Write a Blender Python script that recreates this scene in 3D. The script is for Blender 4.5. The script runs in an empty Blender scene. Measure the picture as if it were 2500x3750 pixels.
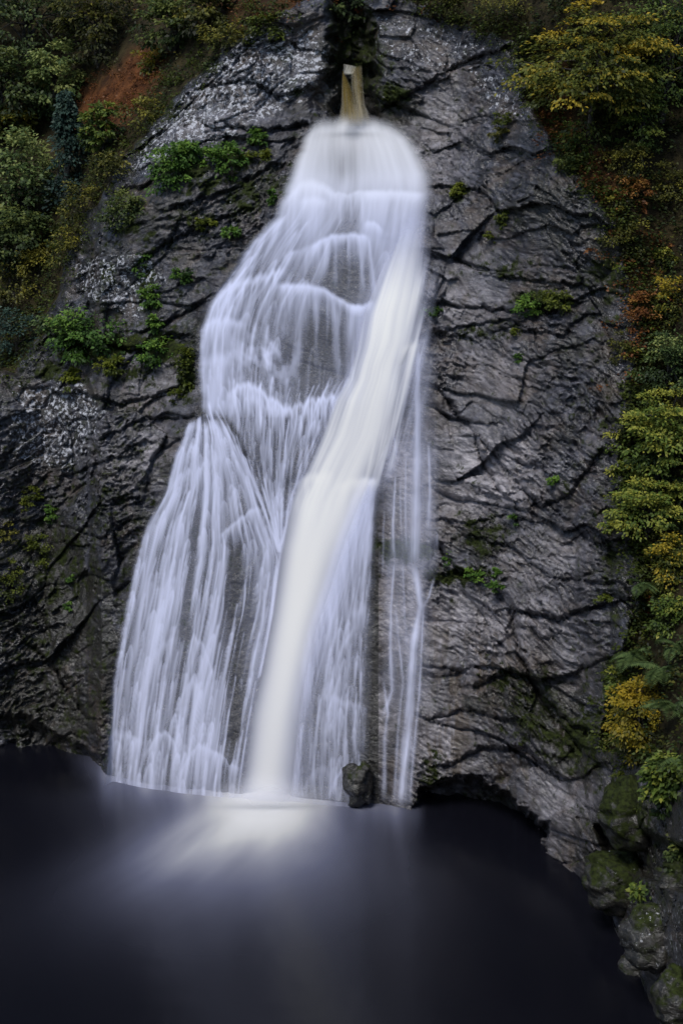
import bpy, math, random
import numpy as np

# ---------------------------------------------------------------- camera, sky, sun, exposure
scene = bpy.context.scene
col = scene.collection
CAM_H, PITCH, FOC = 28.0, math.radians(15.0), 3231.0     # metres above the pool, tilt down, focal length in chart units

cam_data = bpy.data.cameras.new("camera")
cam = bpy.data.objects.new("camera", cam_data)
col.objects.link(cam)
cam.location = (0, 0, CAM_H)
cam.rotation_euler = (math.pi / 2 - PITCH, 0, 0)
cam_data.sensor_fit = 'VERTICAL'
cam_data.angle = math.radians(40.0)
cam_data.clip_start, cam_data.clip_end = 0.5, 2000
scene.camera = cam

SUN_EL, SUN_AZ = math.radians(58), math.radians(214)       # azimuth from +Y, clockwise: behind the camera, a little to its left
world = bpy.data.worlds.new("World")
scene.world = world
world.use_nodes = True
wn = world.node_tree
wn.nodes.clear()
sky = wn.nodes.new("ShaderNodeTexSky")
sky.sky_type = 'NISHITA'
sky.sun_disc = False
sky.sun_elevation = SUN_EL
sky.sun_rotation = SUN_AZ
sky.air_density, sky.dust_density, sky.ozone_density = 1.0, 1.2, 1.6
bg = wn.nodes.new("ShaderNodeBackground")
bg.inputs['Strength'].default_value = 0.07
wo = wn.nodes.new("ShaderNodeOutputWorld")
wn.links.new(sky.outputs[0], bg.inputs[0])
wn.links.new(bg.outputs[0], wo.inputs[0])

sun_data = bpy.data.lights.new("sun", 'SUN')
sun_data.energy = 1.5
sun_data.angle = math.radians(20)
sun_data.color = (1.0, 0.97, 0.93)
sun = bpy.data.objects.new("sun", sun_data)
col.objects.link(sun)
sun.rotation_euler = (math.pi / 2 - SUN_EL, 0, math.pi - SUN_AZ)

vs = scene.view_settings
vs.view_transform, vs.look, vs.gamma = 'Standard', 'None', 1
vs.use_curve_mapping = False
vs.exposure = 0.88
scene.cycles.transparent_max_bounces = 24
scene.cycles.max_bounces = 6
scene.cycles.diffuse_bounces = 3
scene.cycles.use_denoising = True

# ---------------------------------------------------------------- numpy noise
def _hash(ix, iy, iz, seed):
    h = (ix.astype(np.int64) * 374761393 + iy.astype(np.int64) * 668265263 + iz.astype(np.int64) * 1440662683 + seed * 974634521) & 0xffffffff
    h = ((h ^ (h >> 13)) * 1274126177) & 0xffffffff
    h = ((h ^ (h >> 16)) * 2246822519) & 0xffffffff
    return (h ^ (h >> 15)) & 0xffffffff


def _h01(ix, iy, iz, seed):
    return _hash(ix, iy, iz, seed).astype(np.float32) / np.float32(4294967295.0)


def noise3(x, y, z, seed=0):
    """gradient noise in -1..1"""
    xi, yi, zi = np.floor(x), np.floor(y), np.floor(z)
    fx, fy, fz = (x - xi).astype(np.float32), (y - yi).astype(np.float32), (z - zi).astype(np.float32)
    xi, yi, zi = xi.astype(np.int64), yi.astype(np.int64), zi.astype(np.int64)
    u, v, w = (f * f * f * (f * (f * 6 - 15) + 10) for f in (fx, fy, fz))
    out = 0
    for dz in (0, 1):
        for dy in (0, 1):
            for dx in (0, 1):
                h = _hash(xi + dx, yi + dy, zi + dz, seed)
                gx = ((h & 255).astype(np.float32) / 127.5 - 1)
                gy = (((h >> 8) & 255).astype(np.float32) / 127.5 - 1)
                gz = (((h >> 16) & 255).astype(np.float32) / 127.5 - 1)
                g = gx * (fx - dx) + gy * (fy - dy) + gz * (fz - dz)
                out = out + g * (u if dx else 1 - u) * (v if dy else 1 - v) * (w if dz else 1 - w)
    return out


def noise2(x, y, seed=0):
    xi, yi = np.floor(x), np.floor(y)
    fx, fy = (x - xi).astype(np.float32), (y - yi).astype(np.float32)
    xi, yi = xi.astype(np.int64), yi.astype(np.int64)
    zi = np.zeros_like(xi)
    u, v = (f * f * f * (f * (f * 6 - 15) + 10) for f in (fx, fy))
    out = 0
    for dy in (0, 1):
        for dx in (0, 1):
            h = _hash(xi + dx, yi + dy, zi, seed)
            gx = ((h & 1023).astype(np.float32) / 511.5 - 1)
            gy = (((h >> 10) & 1023).astype(np.float32) / 511.5 - 1)
            out = out + (gx * (fx - dx) + gy * (fy - dy)) * (u if dx else 1 - u) * (v if dy else 1 - v)
    return out * 1.3


def fbm3(x, y, z, octaves, seed=0, gain=0.5, lac=2.03):
    a, f, s = 1.0, 1.0, 0
    for o in range(octaves):
        s = s + a * noise3(x * f, y * f, z * f, seed + o * 17)
        a *= gain
        f *= lac
    return s


def fbm2(x, y, octaves, seed=0, gain=0.5, lac=2.03):
    a, f, s = 1.0, 1.0, 0
    for o in range(octaves):
        s = s + a * noise2(x * f, y * f, seed + o * 17)
        a *= gain
        f *= lac
    return s


def cells2(x, y, seed=0):
    """Worley cells: (facet height with its own tilt per cell, F2-F1)"""
    xi, yi = np.floor(x).astype(np.int64), np.floor(y).astype(np.int64)
    f1 = np.full(x.shape, 9.0, np.float32)
    f2 = np.full(x.shape, 9.0, np.float32)
    tilt = np.zeros(x.shape, np.float32)
    zero = np.zeros_like(xi)
    for dy in (-1, 0, 1):
        for dx in (-1, 0, 1):
            cx, cy = xi + dx, yi + dy
            h = _hash(cx, cy, zero, seed)
            px = cx + (h & 1023) / 1023.0
            py = cy + ((h >> 10) & 1023) / 1023.0
            h2 = _hash(cx, cy, zero, seed + 991)
            tx = (h2 & 255) / 127.5 - 1
            ty = ((h2 >> 8) & 255) / 127.5 - 1
            t0 = ((h2 >> 16) & 255) / 127.5 - 1
            ex, ey = (x - px).astype(np.float32), (y - py).astype(np.float32)
            d = ex * ex + ey * ey
            t = (tx * ex + ty * ey + 0.45 * t0).astype(np.float32)
            near = d < f1
            f2 = np.where(near, f1, np.minimum(f2, d))
            tilt = np.where(near, t, tilt)
            f1 = np.where(near, d, f1)
    return tilt, np.sqrt(f2) - np.sqrt(f1)


def sm(a, b, x):
    t = np.clip((x - a) / (b - a), 0, 1)
    return t * t * (3 - 2 * t)


def poly_x(pts, Y):
    """x of a polyline that runs down the cliff, as a function of Y"""
    p = np.array(sorted((b, a) for a, b in pts), float)
    return np.interp(Y, p[:, 0], p[:, 1])


def poly_y(pts, X):
    p = np.array(sorted(pts), float)
    return np.interp(X, p[:, 0], p[:, 1])


def inside_poly(pts, X, Y, soft):
    """soft mask of a polygon: 1 inside, 0 outside, SOFT wide edge"""
    pts = np.array(pts, float)
    n = len(pts)
    dist = np.full(X.shape, 1e9)
    ins = np.zeros(X.shape, bool)
    for i in range(n):
        ax, ay = pts[i]
        bx, by = pts[(i + 1) % n]
        ex, ey = bx - ax, by - ay
        t = np.clip(((X - ax) * ex + (Y - ay) * ey) / (ex * ex + ey * ey + 1e-9), 0, 1)
        dist = np.minimum(dist, np.hypot(X - ax - t * ex, Y - ay - t * ey))
        cond = ((ay > Y) != (by > Y)) & (X < (bx - ax) * (Y - ay) / ((by - ay) if by != ay else 1e-9) + ax)
        ins ^= cond
    sd = np.where(ins, dist, -dist)
    return sm(-soft, soft, sd)


def seg_dist(pts, X, Y):
    pts = np.array(pts, float)
    dist = np.full(X.shape, 1e9)
    for (ax, ay), (bx, by) in zip(pts[:-1], pts[1:]):
        ex, ey = bx - ax, by - ay
        t = np.clip(((X - ax) * ex + (Y - ay) * ey) / (ex * ex + ey * ey + 1e-9), 0, 1)
        dist = np.minimum(dist, np.hypot(X - ax - t * ex, Y - ay - t * ey))
    return dist
# ---------------------------------------------------------------- how much white water covers each spot of the rock face
FALL_L = [(716, 255), (704, 291), (676, 360), (648, 443), (624, 500), (568, 560), (528, 620), (474, 690), (450, 760), (446, 850), (452, 950), (433, 978), (398, 1048), (376, 1127), (330, 1210), (305, 1300), (287, 1384), (254, 1566), (228, 1800)]
FALL_R = [(912, 255), (930, 290), (968, 351), (990, 400), (994, 443), (984, 491), (976, 580), (972, 660), (962, 760), (940, 830), (905, 1000), (875, 1080), (868, 1200), (862, 1400), (855, 1600), (845, 1850)]
LOBE_R = [(505, 950), (524, 973), (544, 1004), (560, 1044), (576, 1080), (591, 1118), (600, 1158), (640, 1260), (625, 1411), (600, 1530), (575, 1660), (552, 1810)]
LOBE_L = [(436, 950), (424, 980), (396, 1048), (376, 1127), (330, 1210), (305, 1300), (287, 1384), (254, 1566), (228, 1800)]
JET_L = [(955, 440), (900, 560), (868, 640), (838, 720), (822, 800), (800, 872), (772, 920), (742, 1000), (708, 1075), (676, 1150), (650, 1260), (627, 1411), (605, 1530), (580, 1640), (546, 1900)]
JET_R = [(992, 440), (982, 500), (974, 600), (968, 680), (950, 780), (922, 840), (895, 1000), (858, 1080), (826, 1150), (792, 1240), (758, 1350), (728, 1440), (700, 1560), (684, 1660), (660, 1900)]


def streaks(q, Y, seed, w, ratio=16.0, contrast=1.0):
    """thread pattern that runs down: q is the position across the flow"""
    s = noise2(q / w, Y / (w * ratio), seed) + 0.6 * noise2(q / (w * .47) + 31, Y / (w * .47 * ratio), seed + 5) + 0.35 * noise2(q / (w * .22) + 77, Y / (w * .22 * ratio), seed + 9)
    return np.clip(0.5 + 0.62 * contrast * s, 0, 1)


def curtain(X, Y, lip, A, L, seed, soft=7, skew=0.0, w=14, contrast=1.0, edge=14, rag=4.0, tail=0.0):
    lip = sorted(lip)
    Xs = X
    for _ in range(2):
        yl = poly_y(lip, Xs)
        Xs = X - skew * np.clip(Y - yl, 0, None)
    yl = poly_y(lip, Xs) + rag * noise2(Xs / 9.0, Xs * 0, seed + 3) + rag * .8 * noise2(Xs / 26.0, Xs * 0, seed + 4)
    t = Y - yl
    lat = sm(lip[0][0] - edge, lip[0][0] + edge, Xs) * (1 - sm(lip[-1][0] - edge, lip[-1][0] + edge, Xs))
    st = streaks(Xs, Y, seed, w, 14, contrast)
    st2 = st * sm(0, 30, t) + (0.75 + 0.25 * st) * (1 - sm(0, 30, t))
    lw = L * (0.55 + 0.9 * (0.5 + 0.5 * noise2(Xs / 13.0, Xs * 0 + 5, seed + 8)))
    fall = np.exp(-np.clip(t, 0, None) / lw) * (1 - tail) + tail
    return A * sm(-soft, soft, t) * fall * st2 * lat


def strand(X, Y, pts, w, A, seed, fade=(30, 40)):
    """a thin thread of water along a polyline that runs down"""
    y0, y1 = min(p[1] for p in pts), max(p[1] for p in pts)
    xc = poly_x([(p[0], p[1]) for p in pts], Y) + 1.5 * noise2(Y / 40.0, Y * 0, seed)
    ww = w * (0.8 + 0.25 * noise2(Y / 60.0, Y * 0 + 3, seed)) * (0.75 + 0.5 * (Y - y0) / (y1 - y0))
    d = np.exp(-((X - xc) / ww) ** 2)
    th = 0.62 + 0.5 * streaks(X - xc, Y, seed, max(w * .7, 4), 22, 1.2)
    f = sm(y0 - 6, y0 + fade[0], Y) * (1 - sm(y1 - fade[1], y1 + 6, Y))
    return A * d * f * np.clip(th, 0, 1.1) * (0.75 + 0.4 * noise2(Y / 55.0, Y * 0 + 8, seed + 2))


def over(*ds):
    t = 1.0
    for d in ds:
        t = t * (1 - np.clip(d, 0, 0.985))
    return 1 - t


def thread_field(gx, gy, zones, arches, seed):
    """many single threads and small arches of white water, laid one over the other on a regular grid; returns coverage 0..1"""
    rng = np.random.RandomState(seed)
    T = np.ones((len(gy), len(gx)), np.float32)
    sx, sy = gx[1] - gx[0], gy[1] - gy[0]

    def win(x0, x1, y0, y1):
        i0, i1 = int(max(0, (x0 - gx[0]) / sx)), int(min(len(gx), (x1 - gx[0]) / sx + 2))
        j0, j1 = int(max(0, (y0 - gy[0]) / sy)), int(min(len(gy), (y1 - gy[0]) / sy + 2))
        return (None if i1 <= i0 or j1 <= j0 else (slice(j0, j1), slice(i0, i1)))

    for (L, R, y0, y1, n, lw, ll, la, weight) in zones:
        for k in range(n):
            ys = rng.uniform(y0 - 40, y1 - 20)
            ln = rng.uniform(*ll) * (0.7 + .6 * rng.rand())
            u = rng.uniform(0.0, 1.0)
            ye = min(ys + ln, y1)
            yy = np.linspace(ys, ye, 6)
            xs = poly_x(L, yy) + u * (poly_x(R, yy) - poly_x(L, yy))
            if weight is not None and rng.rand() > weight(xs[2], yy[2]):
                continue
            w = rng.uniform(*lw)
            A = rng.uniform(*la)
            ph, am = rng.uniform(0, 6.3), rng.uniform(0, 2.2)
            w_ = win(xs.min() - 4 * w - 4, xs.max() + 4 * w + 4, ys - 4, ye)
            if w_ is None:
                continue
            Yw = gy[w_[0]][:, None]
            Xw = gx[w_[1]][None, :]
            xc = np.interp(Yw, yy, xs) + am * np.sin(Yw / 21.0 + ph)
            t = np.clip((Yw - ys) / (ye - ys + 1e-6), 0, 1)
            prof = sm(-3, 7, Yw - ys) * (1 - t) ** rng.uniform(.45, 1.0)
            ww = w * (0.7 + .9 * t)
            T[w_] *= 1 - A * prof * np.exp(-((Xw - xc) / ww) ** 2)
    for (L, R, y0, y1, n, lw, ll, la, weight) in arches:
        for k in range(n):
            yc = rng.uniform(y0, y1)
            u = rng.uniform(0.02, 0.98)
            l0, r0 = float(poly_x(L, yc)), float(poly_x(R, yc))
            xc = l0 + u * (r0 - l0)
            if weight is not None and rng.rand() > weight(xc, yc):
                continue
            w = rng.uniform(*lw)
            ln = rng.uniform(*ll)
            A = rng.uniform(*la)
            h = w * rng.uniform(1.6, 4.5)
            slope = (float(poly_x(L, yc + 60)) + u * (float(poly_x(R, yc + 60)) - float(poly_x(L, yc + 60))) - xc) / 60.0
            w_ = win(xc - 2.0 * w - abs(slope) * ln * 2, xc + 2.0 * w + abs(slope) * ln * 2, yc - 4, yc + h + ln * 2.4)
            if w_ is None:
                continue
            Yw = gy[w_[0]][:, None]
            Xw = gx[w_[1]][None, :]
            dx = (Xw - xc - slope * (Yw - yc)) / w
            t = Yw - yc - h * dx * dx
            prof = sm(-3, 4, t) * np.exp(-np.clip(t, 0, None) / (ln * (.5 + .5 * np.sin(dx * 9 + k) ** 2))) * np.exp(-(dx / 1.0) ** 4)
            T[w_] *= 1 - A * prof
    return 1 - T


def veil_density(gx, gy):
    X, Y = np.meshgrid(gx, gy)
    xl, xr = poly_x(FALL_L, Y), poly_x(FALL_R, Y)
    ragl = 5 * noise2(Y / 30.0, Y * 0, 3) + 2 * noise2(Y / 9.0, Y * 0, 4)
    u = (X - xl) / np.maximum(xr - xl, 1)
    q = u * 330.0
    edge = sm(-4, 26, X - xl + ragl) * sm(-6, 40, xr - X)
    lr, jl, ll, jr = poly_x(LOBE_R, Y), poly_x(JET_L, Y), poly_x(LOBE_L, Y), poly_x(JET_R, Y)

    def cur(*a, **k):
        """a curtain evaluated only where it can show"""
        lip = a[0]
        L = a[2]
        x0, x1 = min(p[0] for p in lip) - 60 - .5 * L, max(p[0] for p in lip) + 60
        y0, y1 = min(p[1] for p in lip) - 40, max(p[1] for p in lip) + 6 * L + 60
        m0, m1 = np.searchsorted(gx, x0), np.searchsorted(gx, x1)
        n0, n1 = np.searchsorted(gy, y0), np.searchsorted(gy, y1)
        out = np.zeros(X.shape, np.float32)
        if m1 > m0 + 1 and n1 > n0 + 1:
            out[n0:n1, m0:m1] = curtain(X[n0:n1, m0:m1], Y[n0:n1, m0:m1], *a, **k)
        return out

    # ---- upper fall
    dome = sm(256, 296, Y - 16 * np.abs((X - 808) / 85.0) ** 2 + 5 * noise2(X / 30.0, Y * 0, 8)) * (1 - sm(400, 500, Y))
    dd = streaks(q, Y, 11, 46, 9, .8)
    d_dome = dome * (0.70 + 0.26 * (dd - .5)) * (1 - 0.85 * np.clip(.62 * streaks(X, Y, 12, 20, 14, 1.0) + .35, 0, 1) * np.exp(-(((X - 790) / 44.0) ** 2 + ((Y - 380) / 62.0) ** 2)))
    up = sm(380, 450, Y) * (1 - sm(930, 985, Y + 0.12 * (X - 480)))
    d_up = up * (0.22 + 0.36 * (streaks(q, Y, 21, 24, 16, 1.0) - .35) + .20 * (1 - sm(0, .35, u)))
    hole = np.exp(-(((X - 812) / 44.0) ** 2 + ((Y - 630) / 55.0) ** 2)) * .9
    hole2 = np.exp(-(((X - 742) / 82.0) ** 2 + ((Y - 800) / 85.0) ** 2)) * .8
    d_up = d_up * (1 - hole) * (1 - hole2)
    c = []
    c.append(cur([(632, 470), (672, 440), (690, 418), (720, 415), (752, 430), (770, 440)], .93, 100, 31, skew=-.10, w=26, contrast=.8, soft=12, rag=3))
    c.append(cur([(690, 458), (720, 452), (750, 458)], .8, 110, 32, skew=-.04, w=20, contrast=.7, soft=10))
    c.append(cur([(765, 440), (800, 446), (828, 438)], .6, 30, 33, w=9, contrast=1.6, soft=5, edge=8))
    c.append(cur([(835, 440), (900, 438), (950, 441), (990, 446)], .9, 260, 34, skew=-.10, w=36, contrast=.6, soft=8, rag=2))
    c.append(cur([(822, 440), (850, 438), (875, 440)], .6, 60, 35, w=18, contrast=.8))
    c.append(cur([(838, 514), (850, 508), (868, 514), (876, 524)], .85, 62, 36, w=16, contrast=.7, edge=8))
    c.append(cur([(718, 562), (735, 551), (760, 540), (808, 535), (842, 541)], .95, 58, 37, w=17, contrast=1.0, edge=10, soft=7, rag=2.5))
    c.append(cur([(655, 582), (680, 574), (706, 567), (730, 562)], .42, 60, 38, w=20, contrast=.8))
    c.append(cur([(640, 652), (708, 653), (748, 663), (780, 684), (808, 700), (832, 702)], .92, 95, 39, w=24, contrast=1.1, soft=8, rag=2.5))
    c.append(cur([(800, 700), (832, 702), (860, 690)], .9, 190, 40, skew=-.05, w=20, contrast=.6))
    c.append(cur([(662, 630), (652, 655)], .5, 45, 41, w=12))
    c.append(cur([(560, 572), (590, 545), (622, 520), (652, 500)], .72, 110, 42, skew=-.42, w=16, contrast=1.3, soft=12))
    c.append(cur([(495, 682), (520, 660), (548, 646), (600, 632), (652, 618)], .84, 95, 43, skew=-.20, w=15, contrast=1.3, soft=12, rag=9))
    c.append(cur([(448, 770), (470, 745), (484, 734), (520, 730), (560, 740)], .70, 170, 44, skew=-.08, w=14, contrast=1.4, soft=10, rag=10))
    c.append(cur([(462, 830), (500, 815), (520, 820)], .6, 120, 45, skew=-.02, w=16, contrast=1.0, soft=14))
    c.append(.62 * np.exp(-((X - jr) / 24.) ** 2) * sm(560, 640, Y) * (1 - sm(990, 1090, Y)))
    for k_, (pts_, w_, a_) in enumerate([([(770, 688), (774, 872)], 11, .55), ([(728, 660), (724, 860)], 9, .42), ([(690, 656), (684, 860)], 14, .50), ([(752, 670), (750, 860)], 5, .30), ([(800, 542), (801, 690)], 7, .48), ([(826, 542), (836, 692)], 6, .52),
                                         ([(846, 545), (862, 696)], 7, .55), ([(775, 545), (768, 680)], 9, .45), ([(752, 552), (742, 650)], 10, .5), ([(806, 448), (806, 528)], 4, .4), ([(782, 446), (780, 530)], 6, .45), ([(830, 446), (832, 520)], 6, .45)]):
        c.append(strand(X, Y, pts_, w_, a_, 320 + k_, fade=(12, 50)))
    spl = np.clip(.35 + 1.5 * fbm2(X / 30.0, Y / 52.0, 3, 52), 0, 1) * np.exp(-(((X - 605) / 75.0) ** 2 + ((Y - 830) / 80.0) ** 2)) * .72
    c.append(spl)
    c.append(cur([(526, 905), (545, 885), (565, 879), (596, 890), (631, 920), (658, 938), (693, 922), (741, 912), (775, 905)], .9, 70, 46, w=8, contrast=1.9, soft=9, rag=13, tail=.08))
    c.append(cur([(560, 900), (600, 915), (640, 940), (690, 945), (740, 930)], .55, 120, 47, w=7, contrast=2.0, soft=12, rag=16))
    upper = over(d_dome, d_up, *[k * (0.25 + 0.75 * edge) for k in c]) * edge
    upper = upper * (1 - sm(965, 1000, Y) * (X < 500))
    # ---- threads in the middle between the lobe and the chute
    mid = sm(-6, 20, X - lr) * (1 - sm(-25, 12, X - jl)) * sm(900, 980, Y) * (1 - sm(1130, 1300, Y))
    d_mid = mid * (0.16 + 0.62 * (streaks(X + .10 * Y, Y, 61, 13, 20, 1.3) - .35))
    d_mid2 = sm(-30, 10, X - lr) * (1 - sm(-20, 10, X - jl)) * sm(1130, 1260, Y) * (0.22 + 0.5 * (streaks(X + .16 * Y, Y, 62, 11, 20, 1.2) - .4))
    # ---- lower left lobe
    v = (X - ll) / np.maximum(lr - ll, 1)
    e2 = sm(-3, 14, X - ll + ragl * .8) * (1 - sm(-16, 8, X - lr)) * sm(952, 985, Y + 10 * noise2(X / 20., Y * 0, 71))
    p = v * 340.0
    th = streaks(p, Y, 72, 24, 24, 1.1)
    d_lobe = e2 * np.clip(0.26 + 0.50 * (th - .40) + .16 * (1 - sm(960, 1150, Y)), 0, 1)
    gap = np.exp(-((X - poly_x([(455, 1150), (440, 1254), (432, 1400), (428, 1480)], Y)) / 13.0) ** 2) * sm(1120, 1230, Y) * (1 - sm(1450, 1500, Y))
    gap2 = np.exp(-((X - poly_x([(545, 1230), (540, 1400), (540, 1720)], Y)) / 24.0) ** 2) * sm(1215, 1270, Y) * (1 - sm(1690, 1760, Y))
    gap3 = np.exp(-(((X - 560) / 12.0) ** 2 + ((Y - 1120) / 50.0) ** 2))
    d_lobe = d_lobe * (1 - .75 * gap) * (1 - .80 * gap2) * (1 - .6 * gap3)
    lc = []
    lc.append(cur([(430, 985), (450, 962), (495, 975), (525, 1003)], .50, 90, 81, skew=-.22, w=20, contrast=.9, soft=12))
    lc.append(cur([(380, 1130), (420, 1085), (470, 1060), (520, 1040)], .5, 130, 82, skew=-.24, w=12, contrast=1.7, soft=14, rag=18))
    lc.append(cur([(508, 1228), (530, 1205), (552, 1189), (575, 1170), (600, 1164)], .85, 55, 83, skew=-.05, w=10, contrast=1.4, soft=6, rag=6))
    lc.append(cur([(565, 1076), (576, 1080), (588, 1120)], .7, 60, 84, w=10, soft=8))
    lc.append(cur([(310, 1300), (360, 1290), (420, 1310), (470, 1250)], .25, 170, 85, skew=-.12, w=11, contrast=1.8, soft=24, rag=34))
    lc.append(cur([(330, 1540), (352, 1505), (372, 1478), (402, 1462)], .5, 100, 86, skew=-.03, w=10, contrast=1.6, soft=10, rag=14))
    lc.append(cur([(430, 1480), (446, 1458), (466, 1475), (490, 1540)], .60, 150, 87, w=11, contrast=1.2, soft=8, rag=9))
    lc.append(cur([(398, 1640), (420, 1590), (440, 1560), (470, 1590)], .42, 110, 88, w=10, contrast=1.5, soft=9, rag=12))
    lc.append(cur([(335, 1730), (358, 1690), (380, 1676), (400, 1700), (410, 1730)], .72, 55, 90, w=8, contrast=1.4, soft=6, rag=9))
    lc.append(cur([(250, 1690), (275, 1672), (300, 1690), (330, 1700)], .45, 60, 91, w=8, contrast=1.6, soft=8, rag=14))
    lc.append(cur([(415, 1770), (440, 1725), (458, 1708), (490, 1722), (520, 1745), (552, 1762)], .66, 60, 92, w=9, contrast=1.4, soft=6, rag=9))
    keep = (1 - .75 * gap) * (1 - .62 * gap2)
    lobe = over(d_lobe, *[k * e2 * keep for k in lc])
    # ---- veil right of the chute
    e3 = sm(-20, 10, X - jr + 20) * (1 - sm(-26, 4, X - xr - 6 * noise2(Y / 40., Y * 0, 95))) * sm(1080, 1110, Y)
    rv = streaks(X - .03 * (Y - 1100), Y, 96, 13, 22, 1.0)
    d_right = e3 * np.clip(0.26 + .34 * (rv - .4) + .62 * np.exp(-np.clip(X - jr, 0, None) / 48.0) * (1 - sm(1350, 1750, Y)) + .10 - .12 * sm(1250, 1500, Y) * sm(770, 830, X), 0, 1)
    rc = []
    rc.append(cur([(820, 1104), (845, 1098), (866, 1102)], .55, 120, 97, w=14, contrast=.8, soft=6))
    rc.append(cur([(735, 1600), (760, 1560), (790, 1460), (806, 1400), (835, 1390)], .50, 100, 98, skew=-.10, w=9, contrast=1.6, soft=14, rag=16))
    rc.append(cur([(775, 1520), (790, 1470), (812, 1440)], .6, 80, 99, skew=-.12, w=9, contrast=1.3, soft=10, rag=10))
    rc.append(cur([(745, 1640), (765, 1600), (800, 1610), (822, 1618), (838, 1622)], .45, 90, 100, skew=-.04, w=7, contrast=1.8, soft=8, rag=12))
    rc.append(cur([(695, 1810), (720, 1770), (745, 1760), (760, 1780)], .40, 50, 102, w=8, contrast=1.0, soft=12))
    fade3 = sm(-14, 6, X - jr) * sm(-10, 12, xr - X)
    right = over(d_right, *[k * fade3 for k in rc])

    # ---- single threads and small arches over it
    def wl(x, y):
        g = 0.7 * np.exp(-((x - np.interp(y, [1150, 1254, 1400, 1480], [455, 440, 432, 428])) / 15.0) ** 2) * (1120 < y < 1490) + .85 * np.exp(-((x - 541) / 26.0) ** 2) * (1230 < y < 1730)
        return 1 - min(g, 1)

    def wu(x, y):
        return 1 - min(.9 * np.exp(-(((x - 742) / 90.0) ** 2 + ((y - 800) / 90.0) ** 2)) + .9 * np.exp(-(((x - 812) / 55.0) ** 2 + ((y - 620) / 70.0) ** 2)) + .8 * (x > 640) * (y < 860), 1)

    zones = [
        (LOBE_L, LOBE_R, 965, 1850, 520, (1.5, 4.0), (110, 460), (.12, .58), wl),
        (LOBE_L, LOBE_R, 965, 1850, 46, (5.0, 10.0), (200, 520), (.15, .40), wl),
        (FALL_L, FALL_R, 500, 960, 300, (1.6, 5.0), (90, 300), (.10, .45), wu),
        ([(520, 900), (552, 1044), (600, 1160), (640, 1270)], JET_L, 900, 1270, 170, (1.4, 3.4), (50, 190), (.14, .6), None),
        (LOBE_R, JET_L, 1180, 1560, 90, (1.4, 3.4), (50, 200), (.10, .40), None),
        (JET_R, FALL_R, 1100, 1840, 210, (1.6, 4.5), (70, 260), (.10, .42), None),
        (JET_R, FALL_R, 1380, 1840, 120, (1.4, 3.0), (60, 160), (.14, .55), lambda x, y: float(x > 750)),
    ]
    arches = [
        (LOBE_L, LOBE_R, 1000, 1850, 230, (4, 12), (25, 90), (.14, .60), wl),
        (FALL_L, FALL_R, 560, 900, 70, (6, 18), (22, 70), (.12, .40), wu),
        ([(520, 900), (552, 1044), (600, 1160)], JET_L, 900, 1180, 40, (4, 10), (14, 50), (.15, .5), None),
        (JET_R, FALL_R, 1400, 1810, 70, (5, 12), (14, 60), (.15, .5), lambda x, y: float(x > 740)),
    ]
    tf = thread_field(gx, gy, zones, arches, 77)
    inside = np.clip(edge * (Y < 985) * (1 - sm(965, 1000, Y) * (X < 500)) + e2 + mid + sm(-30, 0, X - lr) * (1 - sm(-10, 10, X - jl)) * (Y > 900) + e3 * .9, 0, 1)
    tot = over(upper, d_mid, d_mid2, lobe, right, tf * inside)
    k = sm(480, 640, Y)
    lowk = sm(940, 1100, Y)  # lower cover cut back, standing in for the dimmer light down there
    hard = (.93 - .08 * lowk) * np.clip((tot - .27 - .07 * lowk) / .64, 0, 1) ** (1.35 + .15 * lowk)
    film = .17 * edge * sm(262, 300, Y - 16 * np.abs((X - 808) / 85.0) ** 2) * (Y < 985) * (1 - sm(900, 985, Y)) + .17 * np.clip(e2 + e3 + mid, 0, 1) * (1 - .6 * gap2)
    film = film * (1 - .35 * hole) * (1 - .35 * hole2)
    return over((tot * (1 - k) + hard * k), film * (.7 + .6 * (streaks(q, Y, 131, 30, 20, 1.0) - .5))) * (1 - sm(1850, 1870, Y))


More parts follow.
